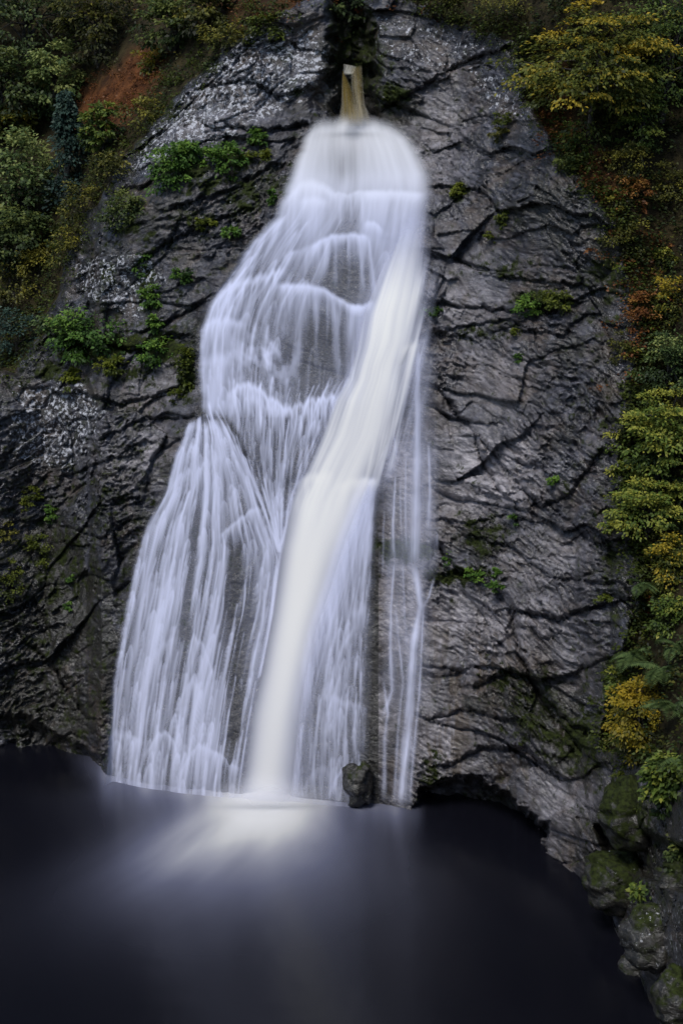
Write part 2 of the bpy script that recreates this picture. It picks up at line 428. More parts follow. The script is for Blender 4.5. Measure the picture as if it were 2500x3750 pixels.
def chute_density(X, Y):
    jl, jr = poly_x(JET_L, Y), poly_x(JET_R, Y)
    wd = np.maximum(jr - jl, 1)
    u = (X - jl) / wd
    low = sm(1150, 1400, Y)
    st = streaks(u * 150 + 5 * np.sin(Y / 90.), Y, 111, 26, 24, .8)
    fine = streaks(u * 150, Y, 115, 9, 40, 1.0)
    er = .30 * (st - .5) + .14 * (fine - .5)
    soft = .30 - .06 * low
    uu = u + er * .8 * (1 - .7 * low)
    e = sm(-.16, soft, uu) * (1 - sm(1 - soft * (1.25 + .5 * low), 1.20 + .22 * low, uu))
    core = .94 - .12 * sm(1350, 1800, Y) + (.40 * (st - .58) + .20 * (fine - .5)) * (1 - .55 * low) - .20 * low * np.abs(2 * np.clip(u, 0, 1) - 1) ** 2  # core thinned towards the foot to imitate dimmer light
    d = np.clip(e * core, 0, .985) * sm(430, 700, Y)
    # lips where the chute strikes the shelf
    lip = curtain(X, Y, [(640, 1112), (664, 1102), (690, 1095), (728, 1090), (760, 1085)], .85, 170, 112, skew=-.06, w=12, contrast=1.3, soft=10, rag=8)
    lip2 = curtain(X, Y, [(780, 1112), (810, 1100), (836, 1099), (868, 1102)], .75, 110, 113, skew=-.24, w=11, contrast=1.1, soft=7, rag=6)
    side = curtain(X, Y, [(925, 800), (945, 786), (962, 790)], .7, 190, 114, skew=-.24, w=12, contrast=1.0, soft=10, edge=8)
    # the loose right edge of the chute, blown into single strands
    jr2 = jr + 34 * sm(720, 860, Y) * (1 - sm(1060, 1180, Y)) + 20 * (1 - sm(1060, 1180, Y))
    loose = sm(-30, 8, X - jr + 20) * (1 - sm(-34, 22, X - jr2)) * sm(560, 700, Y) * (1 - sm(1180, 1330, Y)) * np.clip(1.5 * streaks(X + .24 * Y, Y, 116, 15, 24, 1.3) - .36, 0, 1) * .85
    lip = lip * sm(-22, 8, X - jl) * (1 - low * .6)
    return over(d, lip, lip2 * (1 - sm(1200, 1400, Y)), side, loose) * (1 - sm(1812, 1884, Y))


THREADS = [
    ([(906, 985), (905, 1000), (911, 1060)], 3.2, .6), ([(909, 1080), (903, 1180), (902, 1225), (906, 1290)], 3.6, .55),
    ([(906, 1285), (898, 1390), (896, 1488), (900, 1587), (875, 1655)], 5.0, .5), ([(880, 1560), (890, 1640), (884, 1690), (881, 1842)], 5.0, .45),
    ([(960, 800), (958, 900), (958, 1000), (953, 1240), (951, 1300)], 9.0, .62), ([(951, 1296), (956, 1330), (966, 1392), (950, 1470), (944, 1560), (940, 1644), (930, 1740), (921, 1856)], 11.0, .85),
    ([(983, 1010), (987, 1120), (984, 1220)], 4.5, .5), ([(997, 1325), (985, 1370), (968, 1402)], 3.5, .6),
    ([(972, 1395), (968, 1480), (962, 1600), (950, 1720), (940, 1852)], 4.0, .42), ([(908, 1400), (925, 1560), (912, 1700), (905, 1850)], 4.0, .35),
    ([(998, 1215), (1003, 1228), (1003, 1262)], 2.8, .55), ([(932, 1040), (930, 1150), (933, 1280)], 3.0, .28), ([(918, 1100), (922, 1240)], 2.4, .3),
    ([(925, 1290), (928, 1400), (935, 1500)], 4.0, .28), ([(791, 1757), (772, 1790), (756, 1834)], 7.0, .8), ([(882, 1160), (878, 1330)], 2.5, .25),
]


def thread_density(X, Y):
    ds = [strand(X, Y, p, w, a, 200 + i) for i, (p, w, a) in enumerate(THREADS)]
    mist = .20 * np.exp(-((X - poly_x([(966, 740), (958, 1000), (950, 1290), (930, 1850)], Y)) / 26.0) ** 2) * sm(730, 830, Y) * (1 - sm(1150, 1350, Y))
    film = .13 * sm(870, 900, X) * (1 - sm(960, 1000, X)) * sm(1270, 1310, Y) * (1 - sm(1500, 1700, Y)) * (.5 + streaks(X, Y, 240, 14, 10))
    film2 = .12 * sm(870, 900, X) * (1 - sm(990, 1012, X)) * sm(980, 1060, Y) * (1 - sm(1290, 1340, Y)) * (.5 + streaks(X, Y, 241, 9, 16))
    return over(*ds, mist, film, film2) * (1 - sm(1850, 1870, Y))
# ---------------------------------------------------------------- chart of the gorge: chart units -> metres
def ray(px, py):
    cx, cy = (np.asarray(px, float) - 784.0) / FOC, (1176.0 - np.asarray(py, float)) / FOC
    dy = math.cos(PITCH) + cy * math.sin(PITCH)
    dz = -math.sin(PITCH) + cy * math.cos(PITCH)
    return cx / dy, dz / dy


SHORE = [(-900, 1700), (-200, 1712), (0, 1728), (100, 1715), (200, 1750), (235, 1778), (400, 1800), (550, 1815), (670, 1825), (750, 1835), (870, 1848), (950, 1862), (1050, 1878), (1150, 1912), (1250, 1960), (1320, 1998), (1400, 2080), (1450, 2180), (1500, 2300), (1560, 2480), (1700, 2800), (2500, 2900)]
HILL_LEFT = [(-1500, -1500), (900, -1500), (880, -60), (740, -20), (640, 30), (520, 105), (430, 195), (340, 290), (262, 400), (210, 480), (150, 590), (130, 690), (95, 760), (40, 850), (-1500, 950)]
HILL_RIGHT = [(880, -1500), (3500, -1500), (3500, 1900), (1600, 1810), (1480, 1760), (1385, 1705), (1400, 1620), (1440, 1480), (1480, 1350), (1440, 1200), (1425, 1050), (1450, 900), (1465, 760), (1440, 640), (1420, 520), (1340, 420), (1270, 330), (1215, 230), (1190, 100), (1060, 55), (960, 15), (890, -50)]


def base_depth(px, py):
    """distance from the camera (along Y) of the smooth gorge wall"""
    px, py = np.asarray(px, float), np.asarray(py, float)
    shore_py = poly_y(SHORE, px)
    _, dzs = ray(px, shore_py)
    ysh = np.clip(-CAM_H / dzs, 30, 75)
    k = sm(1280, 1560, px) * sm(1950, 1150, py)
    ysh = ysh + k * .55 * np.clip(54 - ysh, 0, None)
    ysh = ysh - 7 * sm(-100, -900, px)                       # the gorge closes in on the left
    lean = 0.22 + .10 * sm(600, 250, py) * np.exp(-((px - 800) / 500.) ** 2)
    d1 = (px - (620 - .62 * py))                             # left of this line the wooded hill leans back
    lean = lean + .40 * sm(60, -420, d1) * sm(1250, 700, py)
    lean = lean + .20 * sm(1200, 1700, px) * sm(1500, 500, py)
    lean = lean + .35 * sm(60, -500, py)
    _, dz = ray(px, py)
    return (ysh + lean * CAM_H) / (1 - lean * np.minimum(dz, .75 / lean))


CRACKS = [
    ([(980, 690), (1060, 705), (1190, 712), (1310, 690)], 6, .55), ([(990, 770), (1080, 745), (1170, 735), (1210, 752)], 5, .4),
    ([(985, 585), (1060, 602), (1180, 640), (1330, 655)], 5, .35), ([(1000, 880), (1050, 950), (1092, 1000), (1102, 1050), (1145, 1130)], 6, .5),
    ([(980, 925), (1030, 960), (1105, 972)], 7, .6), ([(1100, 1000), (1160, 1080), (1245, 1165), (1300, 1140), (1385, 1030)], 6, .5),
    ([(1000, 1190), (1080, 1205), (1160, 1180), (1225, 1200)], 5, .35), ([(1000, 1250), (1060, 1320), (1125, 1345), (1172, 1390), (1190, 1500), (1232, 1580), (1292, 1650), (1345, 1685)], 9, .75),
    ([(1180, 1400), (1280, 1425), (1350, 1392), (1475, 1372)], 8, .6), ([(1095, 1575), (1170, 1540), (1225, 1562)], 10, .7), ([(1000, 1648), (1080, 1630), (1160, 1655)], 6, .4),
    ([(975, 1530), (1030, 1535), (1085, 1552)], 4, .3), ([(1190, 1500), (1250, 1620), (1330, 1720), (1375, 1755)], 11, .6), ([(860, 262), (980, 195), (1060, 142), (1185, 100)], 6, .6),
    ([(1290, 1180), (1350, 1240), (1420, 1260)], 5, .3), ([(1215, 760), (1290, 770), (1350, 720)], 7, .4), ([(1090, 1230), (1180, 1260), (1260, 1330), (1400, 1340)], 5, .35),
    ([(1150, 1480), (1190, 1440), (1180, 1400)], 5, .35), ([(1020, 1760), (1100, 1720), (1200, 1720), (1290, 1790)], 7, .5),
    ([(170, 900), (280, 930), (390, 900), (432, 878)], 6, .5), ([(230, 1010), (330, 962), (445, 958)], 6, .5), ([(150, 1095), (240, 1060), (330, 1012)], 5, .4), ([(520, 288), (620, 302), (705, 284)], 7, .7),
    ([(250, 445), (330, 430), (420, 330), (520, 312)], 8, .6), ([(390, 480), (520, 440), (645, 372)], 7, .5), ([(330, 762), (420, 722), (470, 690)], 6, .5), ([(215, 792), (330, 805), (400, 772)], 8, .7),
    ([(300, 620), (380, 560), (560, 480)], 5, .4), ([(240, 700), (330, 690), (440, 640)], 4, .3), ([(320, 905), (345, 850), (330, 800)], 4, .35), ([(330, 1110), (360, 1040), (440, 990)], 4, .3),
    ([(60, 1090), (130, 1200), (230, 1240), (300, 1190)], 5, .3), ([(40, 1450), (120, 1530), (200, 1650)], 6, .4), ([(470, 200), (560, 180), (640, 220), (720, 200)], 6, .45), ([(560, 110), (640, 90), (720, 120)], 5, .4),
]


def rock_relief(px, py, P):
    """how far the rock stands out towards the viewer, in metres, from noise in world space and the joints drawn in CRACKS"""
    x, y, z = (P[..., i] for i in range(3))
    wx = .9 * fbm3(x * .22, y * .22, z * .22, 3, 5)
    wz = .9 * fbm3(x * .22 + 40, y * .22, z * .22, 3, 6)
    d = 1.5 * fbm3(x * .085, y * .085, z * .085, 3, 1)
    left = np.where(px < poly_x([(812, -900), (806, 240), (700, 330), (660, 450), (660, 2700)], py), 1.0, 0.0)
    # bedding: rises to the right on the left bank, falls to the right on the right bank
    ca, sa = np.where(left > .5, .87, .84), np.where(left > .5, .50, -.54)
    a = (x + wx) * ca + (z + wz) * sa
    b = -(x + wx) * sa + (z + wz) * ca
    yy = y * .25
    t1, e1 = cells2(a * .22, b * .42 + yy, 11)
    t2, e2 = cells2(a * .62, b * 1.15 + yy, 12)
    t3, e3 = cells2(a * 1.5 + .3 * wx, b * 2.9 + yy, 13)
    d = d + .58 * t1 - .10 * (1 - sm(0, .10, e1))
    d = d + .22 * t2 - .03 * (1 - sm(0, .14, e2))
    t3s = .14 + .96 * sm(-.32, .30, noise3(x * .20, y * .20, z * .20, 15) + .35 * noise3(x * .6, y * .6, z * .6, 16))
    d = d + (.18 * t3 - .02 * (1 - sm(0, .2, e3))) * t3s
    r = 1 - np.abs(fbm3(a * .9, y * .5, b * 1.9, 3, 21))
    d = d + .15 * (r - .6) * t3s
    w = noise3(a * 2.2 + .9 * noise3(x, y, z, 31), y * 1.0, b * 5.2, 32)
    d = d + .19 * (1 - np.abs(w) * 2) * (.16 + .84 * t3s)
    t4, e4 = cells2(a * 3.6 + .5 * wx, b * 6.2 + yy, 14)
    d = d + .12 * t4 * t3s
    d = d + .085 * (1 - np.abs(fbm3(a * 5 + .6 * wx, y * 3, b * 11, 2, 33)) * 2) * (.35 + .65 * t3s)
    # drawn joints
    qx = px + 9 * noise2(px / 26., py / 26., 41) + 4 * noise2(px / 9., py / 9., 43)
    qy = py + 9 * noise2(px / 26. + 9, py / 26., 42) + 4 * noise2(px / 9. + 9, py / 9., 44)
    for pts, w_, dep in CRACKS:
        xs, ys = [p[0] for p in pts], [p[1] for p in pts]
        m = (px > min(xs) - 90) & (px < max(xs) + 90) & (py > min(ys) - 90) & (py < max(ys) + 90)
        if not m.any():
            continue
        sd = seg_dist(pts, qx[m], qy[m])
        end = 1.0
        below = sm(0, 60, sd)
        yl = poly_y(pts, qx[m])
        over_ = np.exp(-(sd / 38.0) ** 2) * np.where(qy[m] < yl, .38, -.12) * dep
        d[m] = d[m] - .66 * dep * (.45 + .55 * sm(-.5, .4, noise2(qx[m] / 40., qy[m] / 40., 46))) * np.exp(-(sd / (w_ * .72)) ** 2) + over_
    return d


def water_ledges(px, py):
    """the shelves the fall steps over"""
    d = np.zeros(px.shape)
    for lip, A, up, dn in [
        ([(632, 470), (672, 440), (720, 425), (770, 440), (830, 440), (900, 440), (990, 446)], .9, 50, 90),
        ([(700, 575), (735, 551), (760, 540), (808, 535), (845, 541), (868, 520)], .8, 40, 90),
        ([(600, 650), (652, 652), (708, 653), (748, 663), (780, 684), (808, 700), (860, 702)], .9, 45, 130),
        ([(450, 770), (495, 690), (548, 655), (600, 640), (652, 640)], .7, 45, 130),
        ([(520, 915), (565, 879), (596, 890), (631, 920), (658, 938), (693, 922), (775, 905)], .7, 60, 140),
        ([(400, 1010), (450, 962), (495, 975), (525, 1003), (570, 1080)], 1.0, 40, 260),
        ([(500, 1235), (552, 1189), (600, 1164)], .6, 40, 120),
        ([(640, 1112), (684, 1096), (728, 1092), (865, 1101)], .9, 60, 160),
        ([(330, 1735), (380, 1676), (410, 1730)], .5, 30, 70), ([(415, 1770), (458, 1708), (552, 1762)], .7, 30, 90),
    ]:
        lip = sorted(lip)
        yl = poly_y(lip, px)
        lat = sm(lip[0][0] - 40, lip[0][0] + 20, px) * (1 - sm(lip[-1][0] - 20, lip[-1][0] + 40, px))
        t = py - yl
        d += .5 * A * lat * np.where(t < 0, np.exp(-(t / up) ** 2), np.exp(-(t / (1.5 * dn)) ** 2))
    return d


def in_fall(px, py):
    wl, wr = poly_x(FALL_L, py), poly_x([(900, 262), (960, 300), (995, 400), (985, 520), (975, 700), (1000, 1000), (1000, 1250), (960, 1500), (945, 1860)], py)
    return sm(-20, 25, px - wl) * sm(-20, 25, wr - px) * sm(250, 285, py)


def wall_depth(px, py):
    """depth of the finished rock surface along each ray, with the masks that steer it"""
    Y0 = base_depth(px, py)
    dx, dz = ray(px, py)
    P = np.stack([dx * Y0, Y0, CAM_H + dz * Y0], -1)
    hl = inside_poly(HILL_LEFT, px + 14 * noise2(px / 30., py / 30., 51), py + 14 * noise2(px / 30. + 5, py / 30., 52), 14)
    hr = inside_poly(HILL_RIGHT, px + 14 * noise2(px / 30., py / 30., 53), py + 14 * noise2(px / 30. + 5, py / 30., 54), 14)
    hill = np.maximum(hl, hr)
    fall = in_fall(px, py)
    rel = rock_relief(px, py, P)
    soft = 1.2 * fbm3(P[..., 0] * .16, P[..., 1] * .16, P[..., 2] * .16, 4, 61) - .5
    d = rel * (1 - hill) + soft * hill
    smooth = .8 * fbm3(P[..., 0] * .12, P[..., 1] * .12, P[..., 2] * .12, 2, 62) + .14 * rel
    d = d * (1 - .88 * fall) + .88 * fall * smooth + water_ledges(px, py)
    # the slot that the stream comes out of, and hollows at the water line
    sn = 26 * noise2(px / 40., py / 40., 66) + 12 * noise2(px / 15., py / 15., 67)
    slot = np.exp(-((px + sn - poly_x([(800, -40), (806, 100), (812, 200), (812, 275)], py)) / 44.) ** 4) * sm(280, 250, py + .5 * sn) * sm(-160, -20, py)
    d = d - 3.2 * slot - 1.1 * np.exp(-((px - 812) / 60.) ** 2 - ((py - 290) / 28.) ** 2) - .9 * np.exp(-((px + sn - 745) / 32.) ** 2 - ((py + sn - 225) / 36.) ** 2)
    rim = np.exp(-((px - 722) / 55.) ** 2) * np.exp(-((py - 210) / 75.) ** 2) + np.exp(-((px - 890) / 50.) ** 2) * np.exp(-((py - 180) / 80.) ** 2)
    d = d + .4 * rim
    cave = inside_poly([(955, 1830), (1000, 1798), (1075, 1785), (1140, 1812), (1185, 1845), (1260, 1905), (1240, 1950), (1100, 1900), (960, 1870)], px + 16 * noise2(px / 28., py / 28., 63) + 8 * noise2(px / 9., py / 9., 68), py + 18 * noise2(px / 24., py / 24., 69) + 8 * noise2(px / 8., py / 8., 70), 9)
    d = d - 2.2 * cave
    cave2 = inside_poly([(1370, 1900), (1420, 1890), (1600, 1960), (1600, 2060), (1480, 2010), (1390, 1960)], px, py + 8 * noise2(px / 20., py / 20., 64), 12)
    d = d - 2.0 * cave2
    cave3 = inside_poly([(-300, 1640), (60, 1650), (120, 1690), (235, 1740), (235, 1790), (-300, 1760)], px, py + 8 * noise2(px / 20., py / 20., 65), 14)
    d = d - .8 * cave3
    return Y0 - d, hl, hr, fall


def axis(lo, a, b, hi, fine, coarse):
    return np.concatenate([np.arange(lo, a, coarse), np.arange(a, b, fine), np.arange(b, hi + coarse, coarse)])


def points(px, py, Y):
    dx, dz = ray(px, py)
    return np.stack([dx * Y, Y, CAM_H + dz * Y], -1)


STEP = 2.5
GX = axis(-700, -30, 1600, 2400, STEP, 28.0)
GY = axis(-900, -30, 2390, 2700, STEP, 28.0)
PXG, PYG = np.meshgrid(GX, GY)
DEPTH, M_HL, M_HR, M_FALL = wall_depth(PXG, PYG)
WALL = points(PXG, PYG, DEPTH)


def _lookup(A, px, py):
    i = np.interp(px, GX, np.arange(len(GX)))
    j = np.interp(py, GY, np.arange(len(GY)))
    i0, j0 = np.minimum(np.floor(i).astype(int), len(GX) - 2), np.minimum(np.floor(j).astype(int), len(GY) - 2)
    fi, fj = i - i0, j - j0
    return (A[j0, i0] * (1 - fi) * (1 - fj) + A[j0, i0 + 1] * fi * (1 - fj) + A[j0 + 1, i0] * (1 - fi) * fj + A[j0 + 1, i0 + 1] * fi * fj)


def surf(px, py, lift=0.0):
    """a point on the gorge wall, LIFT metres in front of it"""
    px, py = np.asarray(px, float), np.asarray(py, float)
    return points(px, py, _lookup(DEPTH, px, py) - lift)


# ---------------------------------------------------------------- mesh and tagging helpers
def link(o, parent=None):
    col.objects.link(o)
    if parent is not None:
        o.parent = parent
    return o


def mesh_from(name, V, F, mat, attrs=None, smooth=True, size=4):
    """V (n,3), F (m,size) -> mesh"""
    me = bpy.data.meshes.new(name)
    V = np.ascontiguousarray(V, np.float32)
    F = np.ascontiguousarray(F, np.int32)
    me.vertices.add(len(V))
    me.vertices.foreach_set("co", V.ravel())
    me.loops.add(F.size)
    me.loops.foreach_set("vertex_index", F.ravel())
    me.polygons.add(len(F))
    me.polygons.foreach_set("loop_start", np.arange(0, F.size, F.shape[1], dtype=np.int32))
    for k, v in (attrs or {}).items():
        at = me.attributes.new(k, 'FLOAT', 'POINT')
        at.data.foreach_set("value", np.ascontiguousarray(v, np.float32).ravel())
    me.update(calc_edges=True)
    if smooth:
        me.polygons.foreach_set("use_smooth", np.ones(len(F), bool))
    if mat is not None:
        me.materials.append(mat)
    return me


def obj(name, me, parent=None, label=None, category=None, group=None, kind=None, loc=None):
    o = bpy.data.objects.new(name, me)
    link(o, parent)
    for k, v in (('label', label), ('category', category), ('group', group), ('kind', kind)):
        if v:
            o[k] = v
    if loc is not None:
        o.location = loc
    return o


def grid_faces(nx, ny, keep=None):
    i, j = np.meshgrid(np.arange(nx - 1), np.arange(ny - 1))
    a = (j * nx + i)
    F = np.stack([a, a + nx, a + nx + 1, a + 1], -1)
    if keep is not None:
        k = keep[:-1, :-1] | keep[1:, :-1] | keep[:-1, 1:] | keep[1:, 1:]
        F = F[k]
    return F.reshape(-1, 4)


def compact(V, F, attrs):
    used = np.zeros(len(V), bool)
    used[F.ravel()] = True
    idx = np.cumsum(used) - 1
    return V[used], idx[F], {k: np.asarray(v).ravel()[used] for k, v in (attrs or {}).items()}


# ---------------------------------------------------------------- materials
class NT:
    def __init__(self, name):
        self.m = bpy.data.materials.new(name)
        self.m.use_nodes = True
        self.t = self.m.node_tree
        self.t.nodes.clear()
        self.out = self.t.nodes.new("ShaderNodeOutputMaterial")

    def n(self, kind, **props):
        nd = self.t.nodes.new("ShaderNode" + kind)
        ins = props.pop('ins', {})
        for k, v in props.items():
            setattr(nd, k, v)
        for k, v in ins.items():
            self.put(nd, k, v)
        return nd

    def put(self, nd, k, v):
        s = nd.inputs[k]
        if isinstance(v, bpy.types.NodeSocket):
            self.t.links.new(v, s)
        elif isinstance(v, bpy.types.Node):
            self.t.links.new(v.outputs[0], s)
        else:
            s.default_value = v

    def attr(self, name):
        return self.n("Attribute", attribute_name=name).outputs['Fac']

    def noise(self, vec, scale, detail=4, rough=.55, dist=0.0):
        nd = self.n("TexNoise", ins={'Vector': vec, 'Scale': scale, 'Detail': detail, 'Roughness': rough, 'Distortion': dist})
        return nd.outputs['Fac']

    def ramp(self, fac, a, b, ca=0.0, cb=1.0):
        nd = self.n("MapRange", ins={'Value': fac, 'From Min': a, 'From Max': b, 'To Min': ca, 'To Max': cb})
        return nd.outputs[0]

    def math(self, op, a, b=0.0, clamp=False):
        nd = self.n("Math", operation=op, use_clamp=clamp, ins={0: a, 1: b})
        return nd.outputs[0]

    def mix(self, fac, a, b):
        nd = self.n("Mix", data_type='RGBA')
        self.put(nd, 0, fac)
        self.put(nd, 6, a)
        self.put(nd, 7, b)
        return nd.outputs[2]


def rgb(r, g, b):
    return (r, g, b, 1.0)


def stone_material(name, tint=1.0):
    t = NT(name)
    pos = t.n("NewGeometry").outputs['Position']
    mp = t.n("Mapping", ins={'Vector': pos, 'Rotation': (0, math.radians(28), 0), 'Scale': (1.0, .7, 2.2)}).outputs[0]
    n1 = t.noise(pos, .35, 5, .6)
    n2 = t.noise(mp, 1.6, 6, .62, .4)
    n3 = t.noise(mp, 7.0, 5, .6, .3)
    c = t.mix(t.ramp(n1, .40, .62), rgb(.010 * tint, .010 * tint, .0125 * tint), rgb(.034 * tint, .034 * tint, .043 * tint))
    c = t.mix(t.math('MULTIPLY', t.ramp(n2, .50, .68), .85), c, rgb(.125 * tint, .125 * tint, .152 * tint))
    c = t.mix(t.ramp(n3, .56, .70, 0, .7), c, rgb(.016, .016, .017))
    nb = t.noise(t.n("Mapping", ins={'Vector': pos, 'Location': (31, 7, 3)}).outputs[0], .55, 5, .62, .5)
    c = t.mix(t.ramp(nb, .50, .66, 0, .75), c, rgb(.082, .062, .048))
    c = t.mix(t.ramp(nb, .44, .34, 0, .6), c, rgb(.085, .088, .112))
    # pale and brown zones
    warm = t.attr("warm")
    stripe = t.noise(t.n("Mapping", ins={'Vector': pos, 'Scale': (2.6, 1.2, .22)}).outputs[0], 1.0, 4, .6)
    c = t.mix(t.math('MULTIPLY', warm, t.ramp(n2, .30, .60)), c, rgb(.40, .375, .395))
    c = t.mix(t.math('MULTIPLY', t.attr("brown"), t.ramp(stripe, .46, .60)), c, rgb(.070, .050, .028))
    # black algal film, plus shade painted in towards the outer sides and corners
    alg_shade = t.ramp(t.math('ADD', t.attr("algae_shade"), t.math('MULTIPLY', t.math('SUBTRACT', t.noise(pos, 1.1, 5, .65, .4), .5), 1.6)), .26, .56, 0, .94)
    c = t.mix(alg_shade, c, t.mix(t.ramp(n3, .4, .6), rgb(.010, .010, .008), rgb(.030, .028, .022)))
    # thin film of moss, which also carries painted shade at the sides
    mossn = t.noise(pos, 2.3, 5, .65)
    mossf_shade = t.ramp(t.math('ADD', t.attr("moss"), t.math('MULTIPLY', t.math('SUBTRACT', mossn, .5), 1.7)), .38, .58)
    mossc = t.mix(t.ramp(t.noise(pos, 6.0, 3), .35, .65), rgb(.010, .013, .005), rgb(.032, .043, .010))
    c = t.mix(mossf_shade, c, mossc)
    # crusts of pale lichen: round spots of two sizes
    la = t.math('SUBTRACT', t.attr("lichen"), .5)
    ln = t.noise(pos, 4.6, 6, .72, .15)
    crust = t.ramp(t.math('ADD', ln, t.math('MULTIPLY', la, .42)), .575, .615)
    vo = t.n("TexVoronoi", ins={'Vector': pos, 'Scale': 4.5})
    pick = t.n("SeparateColor", ins={'Color': vo.outputs['Color']}).outputs[0]
    rad = t.math('MULTIPLY', t.math('SUBTRACT', t.math('ADD', t.attr("lichen"), .0), pick), .55)
    dots = t.ramp(t.math('SUBTRACT', t.math('ADD', rad, t.math('MULTIPLY', t.math('SUBTRACT', t.noise(pos, 12.0, 2), .5), .25)), vo.outputs['Distance']), .0, .06)
    lich = t.math('MAXIMUM', crust, t.math('MULTIPLY', dots, t.ramp(t.attr("lichen"), .05, .2)))
    lich = t.math('MULTIPLY', lich, t.ramp(t.attr("lichen"), .02, .15))
    c = t.mix(t.math('MULTIPLY', lich, .9), c, rgb(.50, .51, .55))
    # earth where the hill is
    soiln = t.noise(pos, 1.3, 5, .65)
    soil = t.mix(t.ramp(soiln, .4, .62), rgb(.014, .012, .007), rgb(.040, .032, .014))
    rust = t.attr("rust")
    soil = t.mix(rust, soil, t.mix(t.ramp(soiln, .38, .64), rgb(.045, .017, .007), rgb(.130, .050, .017)))
    hill = t.ramp(t.math('ADD', t.attr("hill"), t.math('MULTIPLY', t.math('SUBTRACT', t.noise(pos, 2.6, 5, .7), .5), .9)), .38, .52)
    c = t.mix(hill, c, soil)
    rid = t.math('ABSOLUTE', t.math('SUBTRACT', t.noise(mp, 3.6, 5, .62, 1.2), .5))
    bump1 = t.math('ADD', t.math('SUBTRACT', t.math('MULTIPLY', n3, .5), t.math('MULTIPLY', rid, 2.0)), t.math('MULTIPLY', t.noise(mp, 18.0, 2, .5, .2), .12))
    bump = t.n("Bump", ins={'Strength': .9, 'Distance': .055, 'Height': bump1})
    wet = t.ramp(t.noise(pos, .9, 3), .3, .7, .20, .38)
    rough = t.math('ADD', wet, t.math('MULTIPLY', t.math('MAXIMUM', t.math('MAXIMUM', hill, mossf_shade), lich), .45), True)
    spec = t.math('SUBTRACT', .55, t.math('MULTIPLY', t.math('MAXIMUM', hill, mossf_shade), .45), True)
    dry = t.math('MAXIMUM', t.math('MAXIMUM', hill, mossf_shade), lich)
    film = t.math('MULTIPLY', t.math('SUBTRACT', 1.0, dry, True), t.ramp(t.noise(pos, .5, 4, .6), .40, .62, .0, .85))
    p = t.n("BsdfPrincipled", ins={'Base Color': c, 'Roughness': rough, 'Specular IOR Level': spec, 'Normal': bump, 'Coat Weight': film, 'Coat Roughness': .20, 'Coat IOR': 1.45, 'Coat Normal': bump})
    t.t.links.new(p.outputs[0], t.out.inputs[0])
    return t.m


def white_water(name, tone, cream):
    """thin moving water: clear where there is little of it, white where it is broken up"""
    t = NT(name)
    d = t.attr("cover")
    # a curtain of drops scatters light much the same whichever way the sheet faces
    nv = t.n("VectorMath", operation='SCALE', ins={0: t.n("NewGeometry").outputs['Normal'], 'Scale': .38})
    nv = t.n("VectorMath", operation='ADD', ins={0: nv.outputs[0], 1: (0, -.62, .60)})
    nv = t.n("VectorMath", operation='NORMALIZE', ins={0: nv.outputs[0]}).outputs[0]
    c = t.mix(t.attr("cream"), tone, cream)
    dif = t.n("BsdfDiffuse", ins={'Color': c, 'Roughness': 0, 'Normal': nv})
    trl = t.n("BsdfTranslucent", ins={'Color': c})
    body = t.n("MixShader", ins={0: .15, 1: dif, 2: trl})
    tr = t.n("BsdfTransparent")
    mx = t.n("MixShader", ins={0: d, 1: tr, 2: body})
    t.t.links.new(mx.outputs[0], t.out.inputs[0])
    return t.m

# ---------------------------------------------------------------- gorge wall (rock and hillside in one sheet)
def blob(px, py, cx, cy, rx, ry):
    return np.exp(-((px - cx) / rx) ** 2 - ((py - cy) / ry) ** 2)


wig = 16 * noise2(PXG / 35., PYG / 35., 71)
wig2 = 16 * noise2(PXG / 35. + 7, PYG / 35., 72)
QX, QY = PXG + wig, PYG + wig2
lichen = np.zeros(PXG.shape)
for pts, a in [
    ([(430, 190), (540, 90), (640, 50), (740, 60), (770, 150), (700, 230), (600, 290), (520, 330), (300, 410), (262, 410), (340, 300)], .62),
    ([(140, 600), (320, 560), (400, 640), (330, 745), (200, 700)], .60), ([(30, 880), (190, 862), (250, 950), (180, 1090), (10, 1070)], .62),
    ([(370, 520), (520, 430), (620, 390), (600, 440), (450, 540), (360, 560)], .40), ([(1060, 140), (1260, 190), (1230, 300), (1110, 260)], .55),
    ([(850, 20), (1060, 60), (1180, 110), (1000, 190), (860, 140)], .50), ([(1130, 400), (1330, 420), (1350, 600), (1180, 560)], .30), ([(1420, 2060), (1580, 2060), (1580, 2260), (1480, 2240)], .45),
    ([(1380, 900), (1480, 900), (1470, 1050), (1390, 1000)], .25), ([(1280, 690), (1440, 700), (1440, 800), (1330, 800)], .28),
]:
    lichen = np.maximum(lichen, a * inside_poly(pts, QX, QY, 26))
moss = np.zeros(PXG.shape) + .22 + .12 * sm(640, 300, PXG) + .10 * sm(1250, 1400, PXG)  # moss, with shade painted in at the sides and lower left
